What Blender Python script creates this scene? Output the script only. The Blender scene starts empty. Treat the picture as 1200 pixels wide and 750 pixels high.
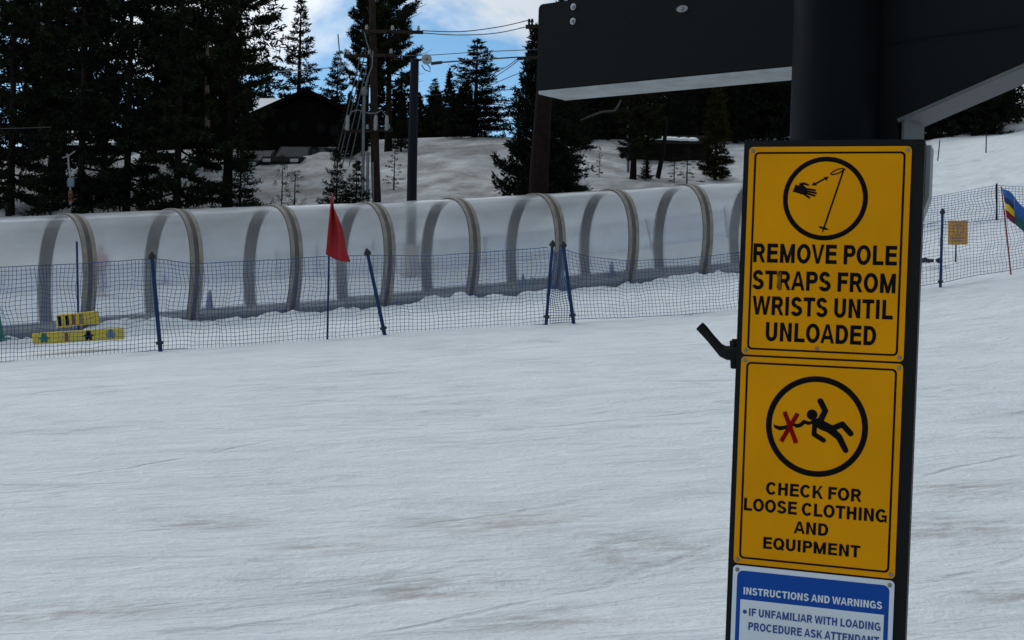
import bpy, bmesh, math, random
import numpy as np
from mathutils import Vector, Matrix, noise as mnoise

# ------------------------------------------------------------------ camera, sky, sun, exposure
S = bpy.context.scene
COL = S.collection
F, CX, CY = 1600.0, 600.0, 375.0            # focal length and centre in pixels of the 1200x750 photograph
PITCH, ROLL, EYE = 0.00993, 0.02982, 1.6
w_ = Vector((0, math.cos(PITCH), -math.sin(PITCH)))
u0 = Vector((1, 0, 0)).cross(w_)
r_ = Vector((1, 0, 0)) * math.cos(ROLL) + u0 * math.sin(ROLL)
u_ = -Vector((1, 0, 0)) * math.sin(ROLL) + u0 * math.cos(ROLL)
cam_d = bpy.data.cameras.new('camera')
cam = bpy.data.objects.new('camera', cam_d)
COL.objects.link(cam)
M3 = Matrix((r_, u_, -w_)).transposed()
cam.matrix_world = Matrix.Translation((0, 0, EYE)) @ M3.to_4x4()
cam_d.sensor_width = 36.0
cam_d.lens = F / 1200 * 36
cam_d.clip_start = 0.05
cam_d.clip_end = 3000
S.camera = cam

SUN_EL, SUN_AZ = math.radians(38), math.radians(-48)      # azimuth from +Y (view direction) towards +X
world = bpy.data.worlds.new('World')
S.world = world
world.use_nodes = True
nt = world.node_tree
for n in list(nt.nodes):
    nt.nodes.remove(n)
def N(t, kind, **kw):
    n = t.nodes.new(kind)
    for k, v in kw.items():
        if k.startswith('i_'):
            n.inputs[k[2:].replace('_', ' ')].default_value = v
        else:
            setattr(n, k, v)
    return n
L = nt.links.new
out = N(nt, 'ShaderNodeOutputWorld')
sky = N(nt, 'ShaderNodeTexSky')
sky.sky_type = 'NISHITA'
sky.sun_disc = False
sky.sun_elevation = SUN_EL
sky.sun_rotation = SUN_AZ
sky.altitude = 2000
sky.air_density = 0.8
sky.dust_density = 0.2
sky.ozone_density = 3.0
bg_sky = N(nt, 'ShaderNodeBackground')
bg_sky.inputs['Strength'].default_value = 0.15
hs = N(nt, 'ShaderNodeHueSaturation'); hs.inputs['Saturation'].default_value = 1.05; hs.inputs['Hue'].default_value = 0.485
L(sky.outputs[0], hs.inputs['Color']); L(hs.outputs[0], bg_sky.inputs['Color'])
bg_cl = N(nt, 'ShaderNodeBackground')
tc = N(nt, 'ShaderNodeTexCoord')
sep = N(nt, 'ShaderNodeSeparateXYZ')
L(tc.outputs['Generated'], sep.inputs[0])
zc = N(nt, 'ShaderNodeMath', operation='ADD'); zc.inputs[1].default_value = 0.40
L(sep.outputs['Z'], zc.inputs[0])
zm = N(nt, 'ShaderNodeMath', operation='MAXIMUM'); zm.inputs[1].default_value = 0.05
L(zc.outputs[0], zm.inputs[0])
dx = N(nt, 'ShaderNodeMath', operation='DIVIDE'); L(sep.outputs['X'], dx.inputs[0]); L(zm.outputs[0], dx.inputs[1])
dy = N(nt, 'ShaderNodeMath', operation='DIVIDE'); L(sep.outputs['Y'], dy.inputs[0]); L(zm.outputs[0], dy.inputs[1])
cmb = N(nt, 'ShaderNodeCombineXYZ'); L(dx.outputs[0], cmb.inputs[0]); L(dy.outputs[0], cmb.inputs[1])
cn = N(nt, 'ShaderNodeTexNoise'); cn.inputs['Scale'].default_value = 3.6; cn.inputs['Detail'].default_value = 9
cn.inputs['Roughness'].default_value = 0.56; cn.inputs['Distortion'].default_value = 0.25
mp = N(nt, 'ShaderNodeMapping'); mp.inputs['Location'].default_value = (13.5375, 27.652, 0.0)
L(cmb.outputs[0], mp.inputs[0]); L(mp.outputs[0], cn.inputs['Vector'])
# more cloud overhead than near the horizon
zr = N(nt, 'ShaderNodeMapRange'); zr.inputs['From Min'].default_value = 0.12; zr.inputs['From Max'].default_value = 0.26
zr.inputs['To Min'].default_value = -0.085; zr.inputs['To Max'].default_value = 0.16
L(sep.outputs['Z'], zr.inputs['Value'])
ca = N(nt, 'ShaderNodeMath', operation='ADD'); L(cn.outputs['Fac'], ca.inputs[0]); L(zr.outputs[0], ca.inputs[1])
cr = N(nt, 'ShaderNodeValToRGB'); cr.color_ramp.elements[0].position = 0.46; cr.color_ramp.elements[1].position = 0.58
L(ca.outputs[0], cr.inputs[0])
cn2 = N(nt, 'ShaderNodeTexNoise'); cn2.inputs['Scale'].default_value = 2.2; cn2.inputs['Detail'].default_value = 5
L(mp.outputs[0], cn2.inputs['Vector'])
cr2 = N(nt, 'ShaderNodeValToRGB')
cr2.color_ramp.elements[0].position = 0.3; cr2.color_ramp.elements[0].color = (0.51, 0.575, 0.65, 1)
cr2.color_ramp.elements[1].position = 0.7; cr2.color_ramp.elements[1].color = (0.85, 0.905, 0.965, 1)
L(cn2.outputs['Fac'], cr2.inputs[0]); L(cr2.outputs[0], bg_cl.inputs['Color'])
# clouds glow towards the sun behind them
dp = N(nt, 'ShaderNodeVectorMath', operation='DOT_PRODUCT')
L(tc.outputs['Generated'], dp.inputs[0])
dp.inputs[1].default_value = (math.sin(SUN_AZ) * math.cos(SUN_EL), math.cos(SUN_AZ) * math.cos(SUN_EL), math.sin(SUN_EL))
gl_ = N(nt, 'ShaderNodeMapRange'); gl_.inputs['From Min'].default_value = 0.2; gl_.inputs['From Max'].default_value = 0.9
gl_.inputs['To Min'].default_value = 0.50; gl_.inputs['To Max'].default_value = 1.75
L(dp.outputs['Value'], gl_.inputs['Value']); L(gl_.outputs[0], bg_cl.inputs['Strength'])
mx = N(nt, 'ShaderNodeMixShader'); L(cr.outputs[0], mx.inputs[0]); L(bg_sky.outputs[0], mx.inputs[1]); L(bg_cl.outputs[0], mx.inputs[2])
L(mx.outputs[0], out.inputs['Surface'])

sun_d = bpy.data.lights.new('sun', 'SUN')
sun_d.energy = 0.8
sun_d.angle = math.radians(14)
sun_d.color = (1.0, 0.975, 0.93)
sun = bpy.data.objects.new('sun', sun_d)
COL.objects.link(sun)
sd = Vector((math.sin(SUN_AZ) * math.cos(SUN_EL), math.cos(SUN_AZ) * math.cos(SUN_EL), math.sin(SUN_EL)))
sun.rotation_euler = sd.to_track_quat('Z', 'Y').to_euler()
sun.location = (0, 0, 30)

S.view_settings.view_transform = 'Standard'
S.view_settings.look = 'None'
S.view_settings.exposure = -0.28
S.view_settings.gamma = 1.0
S.view_settings.use_curve_mapping = False
S.cycles.use_denoising = True
S.cycles.max_bounces = 10
S.cycles.transparent_max_bounces = 48
S.cycles.transmission_bounces = 8

# ------------------------------------------------------------------ helpers
def at(px, py, d):
    """world point seen at photo pixel (px,py) whose distance along +Y is d"""
    v = r_ * ((px - CX) / F) + u_ * ((CY - py) / F) + w_
    return Vector((0, 0, EYE)) + v * (d / v.y)

def setp(o, label=None, cat=None, group=None, kind=None):
    if label: o['label'] = label
    if cat: o['category'] = cat
    if group: o['group'] = group
    if kind: o['kind'] = kind
    return o

def empty(name, loc, label, cat, group=None, rot=(0, 0, 0)):
    o = bpy.data.objects.new(name, None)
    o.empty_display_size = 0.2
    COL.objects.link(o)
    o.location = loc
    o.rotation_euler = rot
    return setp(o, label, cat, group)

class MB:
    """collects shapes, then links them as ONE mesh object"""
    def __init__(s):
        s.v = []; s.f = []; s.mi = []
    def add(s, vs, fs, mi=0):
        b = len(s.v)
        s.v += [tuple(v) for v in vs]
        s.f += [tuple(i + b for i in f) for f in fs]
        s.mi += [mi] * len(fs)
        return s
    def box(s, c, d, rot=None, bev=0.0, mi=0):
        c = Vector(c); hx, hy, hz = d[0] / 2, d[1] / 2, d[2] / 2
        if bev <= 0:
            vs = [Vector((x, y, z)) for x in (-hx, hx) for y in (-hy, hy) for z in (-hz, hz)]
            fs = [(0, 1, 3, 2), (4, 6, 7, 5), (0, 4, 5, 1), (2, 3, 7, 6), (0, 2, 6, 4), (1, 5, 7, 3)]
        else:
            bm = bmesh.new()
            bmesh.ops.create_cube(bm, size=1.0)
            bmesh.ops.scale(bm, vec=d, verts=bm.verts)
            bmesh.ops.bevel(bm, geom=list(bm.edges), offset=bev, segments=2, affect='EDGES', profile=0.6)
            bm.verts.index_update()
            vs = [v.co.copy() for v in bm.verts]
            fs = [tuple(v.index for v in f.verts) for f in bm.faces]
            bm.free()
        if rot is not None:
            vs = [rot @ v for v in vs]
        return s.add([v + c for v in vs], fs, mi)
    def tube(s, pts, rad, n=8, cap=True, mi=0):
        pts = [Vector(p) for p in pts]
        if not hasattr(rad, '__len__'): rad = [rad] * len(pts)
        t0 = (pts[1] - pts[0]).normalized()
        ref = Vector((0, 0, 1)) if abs(t0.z) < 0.9 else Vector((1, 0, 0))
        a = t0.cross(ref).normalized()
        vs, fs = [], []
        for i, p in enumerate(pts):
            t = (pts[min(i + 1, len(pts) - 1)] - pts[max(i - 1, 0)])
            if t.length < 1e-9: t = t0
            t = t.normalized()
            a = (a - t * a.dot(t))
            if a.length < 1e-6: a = t.orthogonal()
            a.normalize()
            b = t.cross(a)
            for k in range(n):
                th = 2 * math.pi * k / n
                vs.append(p + (a * math.cos(th) + b * math.sin(th)) * rad[i])
        for i in range(len(pts) - 1):
            for k in range(n):
                k2 = (k + 1) % n
                fs.append((i * n + k, i * n + k2, (i + 1) * n + k2, (i + 1) * n + k))
        if cap:
            fs.append(tuple(range(n - 1, -1, -1)))
            fs.append(tuple((len(pts) - 1) * n + k for k in range(n)))
        return s.add(vs, fs, mi)
    def lathe(s, c, prof, n=16, axis=Vector((0, 0, 1)), mi=0):
        q = Vector((0, 0, 1)).rotation_difference(Vector(axis))
        vs, fs = [], []
        for (r, z) in prof:
            for k in range(n):
                th = 2 * math.pi * k / n
                vs.append(Vector(c) + q @ Vector((r * math.cos(th), r * math.sin(th), z)))
        for i in range(len(prof) - 1):
            for k in range(n):
                k2 = (k + 1) % n
                fs.append((i * n + k, i * n + k2, (i + 1) * n + k2, (i + 1) * n + k))
        fs.append(tuple(range(n - 1, -1, -1)))
        fs.append(tuple((len(prof) - 1) * n + k for k in range(n)))
        return s.add(vs, fs, mi)
    def prism(s, poly, off, mi=0):
        """poly: 3D points of a planar outline; off: extrusion vector"""
        n = len(poly); off = Vector(off)
        vs = [Vector(p) for p in poly] + [Vector(p) + off for p in poly]
        fs = [tuple(range(n - 1, -1, -1)), tuple(range(n, 2 * n))]
        for k in range(n):
            k2 = (k + 1) % n
            fs.append((k, k2, n + k2, n + k))
        return s.add(vs, fs, mi)
    def build(s, name, mats, parent=None, smooth=False, inv=None):
        me = bpy.data.meshes.new(name)
        vs = s.v
        if parent is not None and inv is None:
            inv = parent_world(parent).inverted()
        if inv is not None:
            vs = [tuple(inv @ Vector(v)) for v in vs]
        me.from_pydata(vs, [], s.f)
        if not isinstance(mats, (list, tuple)): mats = [mats]
        for m in mats: me.materials.append(m)
        me.polygons.foreach_set('material_index', s.mi)
        bm = bmesh.new(); bm.from_mesh(me)
        bmesh.ops.recalc_face_normals(bm, faces=bm.faces)
        bm.to_mesh(me); bm.free()
        if smooth:
            me.polygons.foreach_set('use_smooth', [True] * len(me.polygons))
            me.set_sharp_from_angle(angle=math.radians(42))
        o = bpy.data.objects.new(name, me)
        COL.objects.link(o)
        if parent is not None: o.parent = parent
        return o

def parent_world(o):
    m = Matrix.LocRotScale(o.location, o.rotation_euler, o.scale)
    return parent_world(o.parent) @ m if o.parent else m

def np_mesh(name, V, Q, mat, parent=None):
    me = bpy.data.meshes.new(name)
    V = np.asarray(V, np.float32); Q = np.asarray(Q, np.int32)
    k = Q.shape[1]
    me.vertices.add(len(V)); me.vertices.foreach_set('co', V.ravel())
    me.loops.add(Q.size); me.loops.foreach_set('vertex_index', Q.ravel())
    me.polygons.add(len(Q)); me.polygons.foreach_set('loop_start', np.arange(0, Q.size, k, dtype=np.int32))
    me.update(calc_edges=True)
    me.materials.append(mat)
    o = bpy.data.objects.new(name, me)
    COL.objects.link(o)
    if parent is not None: o.parent = parent
    return o

# ------------------------------------------------------------------ materials
def mat(name, col, rough=0.6, metal=0.0, var=0.0, vscale=8.0, bump=0.0, bscale=40.0, spec=0.4, coord='Object', var2=None):
    m = bpy.data.materials.new(name); m.use_nodes = True
    t = m.node_tree; b = t.nodes['Principled BSDF']
    b.inputs['Base Color'].default_value = (*col, 1)
    b.inputs['Roughness'].default_value = rough
    b.inputs['Metallic'].default_value = metal
    b.inputs['Specular IOR Level'].default_value = spec
    tcn = N(t, 'ShaderNodeTexCoord')
    if var > 0:
        nz = N(t, 'ShaderNodeTexNoise'); nz.inputs['Scale'].default_value = vscale; nz.inputs['Detail'].default_value = 6
        t.links.new(tcn.outputs[coord], nz.inputs['Vector'])
        rp = N(t, 'ShaderNodeValToRGB')
        rp.color_ramp.elements[0].position = 0.3; rp.color_ramp.elements[1].position = 0.7
        c2 = var2 or tuple(min(1, c * (1 + var)) for c in col)
        rp.color_ramp.elements[0].color = (*[c * (1 - var) for c in col], 1)
        rp.color_ramp.elements[1].color = (*c2, 1)
        t.links.new(nz.outputs['Fac'], rp.inputs[0]); t.links.new(rp.outputs[0], b.inputs['Base Color'])
        rr = N(t, 'ShaderNodeMapRange'); rr.inputs['To Min'].default_value = max(0.02, rough - 0.12); rr.inputs['To Max'].default_value = min(1, rough + 0.12)
        t.links.new(nz.outputs['Fac'], rr.inputs['Value']); t.links.new(rr.outputs[0], b.inputs['Roughness'])
    if bump > 0:
        nb = N(t, 'ShaderNodeTexNoise'); nb.inputs['Scale'].default_value = bscale; nb.inputs['Detail'].default_value = 4
        t.links.new(tcn.outputs[coord], nb.inputs['Vector'])
        bp = N(t, 'ShaderNodeBump'); bp.inputs['Strength'].default_value = bump; bp.inputs['Distance'].default_value = 0.02
        t.links.new(nb.outputs['Fac'], bp.inputs['Height']); t.links.new(bp.outputs[0], b.inputs['Normal'])
    return m

M = {}
M['black_paint'] = mat('black_paint', (0.0050, 0.0062, 0.0068), 0.6, var=0.2, vscale=5, bump=0.05, bscale=120, spec=0.10)
M['post_paint'] = mat('post_paint', (0.0045, 0.0053, 0.0066), 0.55, var=0.2, vscale=4, bump=0.04, bscale=150, spec=0.06)
M['flange'] = mat('flange', (0.30, 0.32, 0.33), 0.6, var=0.22, vscale=14, bump=0.08, bscale=90)
M['flange_dark'] = mat('flange_dark', (0.085, 0.092, 0.098), 0.6, var=0.15, vscale=10)
M['zinc'] = mat('zinc', (0.34, 0.35, 0.36), 0.42, 0.7, var=0.2, vscale=60)
M['board'] = mat('board', (0.006, 0.0065, 0.007), 0.55, var=0.3, vscale=10, spec=0.15)
M['yellow'] = mat('yellow', (0.66, 0.268, 0.0012), 0.6, var=0.07, vscale=7, bump=0.04, bscale=18, spec=0.06)
M['ink'] = mat('ink', (0.005, 0.0045, 0.0045), 0.65, var=0.3, vscale=30, spec=0.05)
M['red_ink'] = mat('red_ink', (0.20, 0.003, 0.003), 0.75, var=0.2, vscale=30, spec=0.03)
M['screw'] = mat('screw', (0.20, 0.18, 0.14), 0.5, 0.3, var=0.2, vscale=60)
M['pad_pale'] = mat('pad_pale', (0.30, 0.25, 0.22), 0.8, var=0.2)
M['scuff'] = mat('scuff', (0.16, 0.075, 0.006), 0.6, var=0.5, vscale=90, spec=0.1)
M['blue'] = mat('blue', (0.003, 0.055, 0.29), 0.5, var=0.08, vscale=6, spec=0.15)
M['blue_ink'] = mat('blue_ink', (0.012, 0.05, 0.22), 0.5, var=0.1)
M['sign_white'] = mat('sign_white', (0.60, 0.64, 0.68), 0.45, var=0.05, vscale=5)
M['rubber'] = mat('rubber', (0.006, 0.0065, 0.007), 0.65, var=0.3, vscale=30, bump=0.15, bscale=60, spec=0.15)
M['case_grey'] = mat('case_grey', (0.20, 0.21, 0.22), 0.55, var=0.15, vscale=12)
M['rib'] = mat('rib', (0.10, 0.098, 0.094), 0.6, var=0.2, vscale=4, spec=0.2)
M['trim'] = mat('trim', (0.24, 0.22, 0.185), 0.55, var=0.2, vscale=5, spec=0.2)
M['rail'] = mat('rail', (0.20, 0.21, 0.22), 0.6, var=0.25, vscale=3)
M['belt'] = mat('belt', (0.10, 0.115, 0.11), 0.8, var=0.3, vscale=3)
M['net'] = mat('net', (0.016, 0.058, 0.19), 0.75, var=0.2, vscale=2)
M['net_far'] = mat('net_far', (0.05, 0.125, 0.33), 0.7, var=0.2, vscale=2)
M['pole_blue'] = mat('pole_blue', (0.006, 0.030, 0.090), 0.5, var=0.2, vscale=8, spec=0.2)
M['pole_black'] = mat('pole_black', (0.012, 0.013, 0.015), 0.5, var=0.2)
M['flag_red'] = mat('flag_red', (0.26, 0.006, 0.010), 0.75, var=0.12, vscale=4)
M['flag_yellow'] = mat('flag_yellow', (0.75, 0.52, 0.02), 0.7, var=0.1)
M['flag_blue'] = mat('flag_blue', (0.02, 0.10, 0.34), 0.7, var=0.1)
M['flag_navy'] = mat('flag_navy', (0.012, 0.025, 0.10), 0.7, var=0.1)
M['flag_green'] = mat('flag_green', (0.015, 0.10, 0.06), 0.7, var=0.1)
M['pole_red'] = mat('pole_red', (0.28, 0.03, 0.03), 0.5, var=0.2)
M['pad_yellow'] = mat('pad_yellow', (0.62, 0.48, 0.03), 0.55, var=0.12, vscale=6)
M['orange_board'] = mat('orange_board', (0.55, 0.26, 0.03), 0.6, var=0.12, vscale=5)
M['cone_blue'] = mat('cone_blue', (0.02, 0.05, 0.22), 0.5, var=0.1)
M['cone_green'] = mat('cone_green', (0.01, 0.14, 0.11), 0.5, var=0.1)
M['wood_pole'] = mat('wood_pole', (0.026, 0.018, 0.014), 0.9, var=0.35, vscale=5, bump=0.5, bscale=20, spec=0.1)
M['bark'] = mat('bark', (0.016, 0.012, 0.010), 0.9, var=0.4, vscale=4, bump=0.8, bscale=14, spec=0.08)
M['bark_red'] = mat('bark_red', (0.013, 0.008, 0.007), 0.9, var=0.4, vscale=4, bump=0.8, bscale=14, spec=0.08)
M['bark_pale'] = mat('bark_pale', (0.14, 0.10, 0.075), 0.9, var=0.4, vscale=4, bump=0.8, bscale=14)
M['dead_wood'] = mat('dead_wood', (0.045, 0.043, 0.04), 0.9, var=0.3, vscale=6)
M['conduit'] = mat('conduit', (0.12, 0.13, 0.135), 0.5, 0.2, var=0.15, vscale=5)
M['cable'] = mat('cable', (0.015, 0.017, 0.02), 0.5)
M['porcelain'] = mat('porcelain', (0.24, 0.24, 0.24), 0.35, var=0.1)
M['steel_dark'] = mat('steel_dark', (0.005, 0.006, 0.010), 0.6, var=0.25, vscale=3, spec=0.12)
M['lamp_face'] = mat('lamp_face', (0.27, 0.27, 0.25), 0.45, var=0.1)
M['pad_brown'] = mat('pad_brown', (0.22, 0.16, 0.12), 0.8, var=0.2)
M['log_wall'] = mat('log_wall', (0.008, 0.006, 0.005), 0.9, var=0.4, vscale=2, spec=0.05)
M['roof_snow'] = mat('roof_snow', (0.78, 0.80, 0.82), 0.7, var=0.04, vscale=2, bump=0.3, bscale=3)
M['window'] = mat('window', (0.006, 0.007, 0.008), 0.4, spec=0.12)
M['car_paint'] = mat('car_paint', (0.012, 0.012, 0.014), 0.6, 0.0, var=0.1, spec=0.08)
M['car_silver'] = mat('car_silver', (0.30, 0.31, 0.32), 0.3, 0.4, var=0.1)
M['car_glass'] = mat('car_glass', (0.045, 0.05, 0.055), 0.5, spec=0.12)
M['tyre'] = mat('tyre', (0.015, 0.015, 0.015), 0.8)
M['headlight'] = mat('headlight', (0.5, 0.5, 0.5), 0.2)
M['skin'] = mat('skin', (0.45, 0.28, 0.21), 0.5)
M['jacket'] = mat('jacket', (0.30, 0.07, 0.13), 0.7, var=0.15)
M['trousers'] = mat('trousers', (0.10, 0.05, 0.10), 0.8, var=0.15)
M['helmet'] = mat('helmet', (0.22, 0.10, 0.12), 0.35)
M['hydrant_blue'] = mat('hydrant_blue', (0.13, 0.19, 0.24), 0.5, var=0.1)
M['hydrant_red'] = mat('hydrant_red', (0.20, 0.06, 0.03), 0.5, var=0.1)
M['rock'] = mat('rock', (0.030, 0.028, 0.027), 0.9, var=0.4, vscale=10, bump=0.6, bscale=20)

def foliage_mat(name, a, b, c):
    m = bpy.data.materials.new(name); m.use_nodes = True
    t = m.node_tree; p = t.nodes['Principled BSDF']
    g = N(t, 'ShaderNodeNewGeometry')
    oi = N(t, 'ShaderNodeObjectInfo')
    tcn = N(t, 'ShaderNodeTexCoord')
    nz = N(t, 'ShaderNodeTexNoise'); nz.inputs['Scale'].default_value = 1.6; nz.inputs['Detail'].default_value = 4
    t.links.new(tcn.outputs['Object'], nz.inputs['Vector'])
    ad = N(t, 'ShaderNodeMath', operation='MULTIPLY_ADD'); ad.inputs[1].default_value = 0.35
    t.links.new(g.outputs['Random Per Island'], ad.inputs[0]); t.links.new(nz.outputs['Fac'], ad.inputs[2])
    ad2 = N(t, 'ShaderNodeMath', operation='MULTIPLY_ADD'); ad2.inputs[1].default_value = 0.18
    t.links.new(oi.outputs['Random'], ad2.inputs[0]); t.links.new(ad.outputs[0], ad2.inputs[2])
    rp = N(t, 'ShaderNodeValToRGB')
    rp.color_ramp.elements[0].position = 0.4; rp.color_ramp.elements[0].color = (*a, 1)
    rp.color_ramp.elements[1].position = 1.0; rp.color_ramp.elements[1].color = (*c, 1)
    e = rp.color_ramp.elements.new(0.72); e.color = (*b, 1)
    t.links.new(ad2.outputs[0], rp.inputs[0]); t.links.new(rp.outputs[0], p.inputs['Base Color'])
    p.inputs['Roughness'].default_value = 0.8
    p.inputs['Specular IOR Level'].default_value = 0.03
    return m
M['fir'] = foliage_mat('fir', (0.006, 0.009, 0.006), (0.012, 0.016, 0.010), (0.026, 0.031, 0.017))
M['pine'] = foliage_mat('pine', (0.008, 0.011, 0.006), (0.016, 0.020, 0.010), (0.034, 0.036, 0.017))
M['fir_olive'] = foliage_mat('fir_olive', (0.012, 0.012, 0.005), (0.022, 0.020, 0.007), (0.04, 0.036, 0.013))

# tunnel glazing: scuffed polycarbonate sheet, real thin surface
def panel_mat():
    m = bpy.data.materials.new('polycarbonate'); m.use_nodes = True
    t = m.node_tree; t.nodes.clear()
    o = N(t, 'ShaderNodeOutputMaterial')
    tr = N(t, 'ShaderNodeBsdfTransparent'); tr.inputs[0].default_value = (0.83, 0.85, 0.87, 1)
    rf = N(t, 'ShaderNodeBsdfRefraction'); rf.inputs['IOR'].default_value = 1.03; rf.inputs['Roughness'].default_value = 0.35
    rf.inputs['Color'].default_value = (0.88, 0.90, 0.92, 1)
    df = N(t, 'ShaderNodeBsdfDiffuse'); df.inputs[0].default_value = (0.60, 0.62, 0.65, 1)
    tl = N(t, 'ShaderNodeBsdfTranslucent'); tl.inputs[0].default_value = (0.82, 0.84, 0.87, 1)
    gl = N(t, 'ShaderNodeBsdfGlossy'); gl.inputs['Roughness'].default_value = 0.13; gl.inputs[0].default_value = (1, 1, 1, 1)
    m1 = N(t, 'ShaderNodeMixShader'); m1.inputs[0].default_value = 0.70
    t.links.new(df.outputs[0], m1.inputs[1]); t.links.new(tl.outputs[0], m1.inputs[2])
    tcn = N(t, 'ShaderNodeTexCoord')
    nz = N(t, 'ShaderNodeTexNoise'); nz.inputs['Scale'].default_value = 1.2; nz.inputs['Detail'].default_value = 6
    mpn = N(t, 'ShaderNodeMapping'); mpn.inputs['Scale'].default_value = (1, 1, 0.35)
    t.links.new(tcn.outputs['Object'], mpn.inputs[0]); t.links.new(mpn.outputs[0], nz.inputs['Vector'])
    mr = N(t, 'ShaderNodeMapRange'); mr.inputs['From Min'].default_value = 0.3; mr.inputs['From Max'].default_value = 0.7
    mr.inputs['To Min'].default_value = 0.07; mr.inputs['To Max'].default_value = 0.19
    t.links.new(nz.outputs['Fac'], mr.inputs['Value'])
    m0 = N(t, 'ShaderNodeMixShader'); m0.inputs[0].default_value = 0.30
    t.links.new(tr.outputs[0], m0.inputs[1]); t.links.new(rf.outputs[0], m0.inputs[2])
    m2 = N(t, 'ShaderNodeMixShader'); t.links.new(mr.outputs[0], m2.inputs[0])
    t.links.new(m0.outputs[0], m2.inputs[1]); t.links.new(m1.outputs[0], m2.inputs[2])
    fr = N(t, 'ShaderNodeLayerWeight'); fr.inputs['Blend'].default_value = 0.5
    fm = N(t, 'ShaderNodeValToRGB'); el = fm.color_ramp.elements
    el[0].position = 0.0; el[0].color = (.05, .05, .05, 1); el[1].position = 1.0; el[1].color = (.97, .97, .97, 1)
    for ps_, v_ in ((.40, .05), (.62, .12), (.78, .42), (.88, .88)):
        e_ = el.new(ps_); e_.color = (v_, v_, v_, 1)
    t.links.new(fr.outputs['Facing'], fm.inputs[0])
    m3 = N(t, 'ShaderNodeMixShader'); t.links.new(fm.outputs[0], m3.inputs[0])
    mg = N(t, 'ShaderNodeMixShader'); mg.inputs[0].default_value = 0.45
    t.links.new(m1.outputs[0], mg.inputs[1]); t.links.new(gl.outputs[0], mg.inputs[2])
    t.links.new(m2.outputs[0], m3.inputs[1]); t.links.new(mg.outputs[0], m3.inputs[2])
    t.links.new(m3.outputs[0], o.inputs[0])
    return m
M['poly'] = panel_mat()

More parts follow.
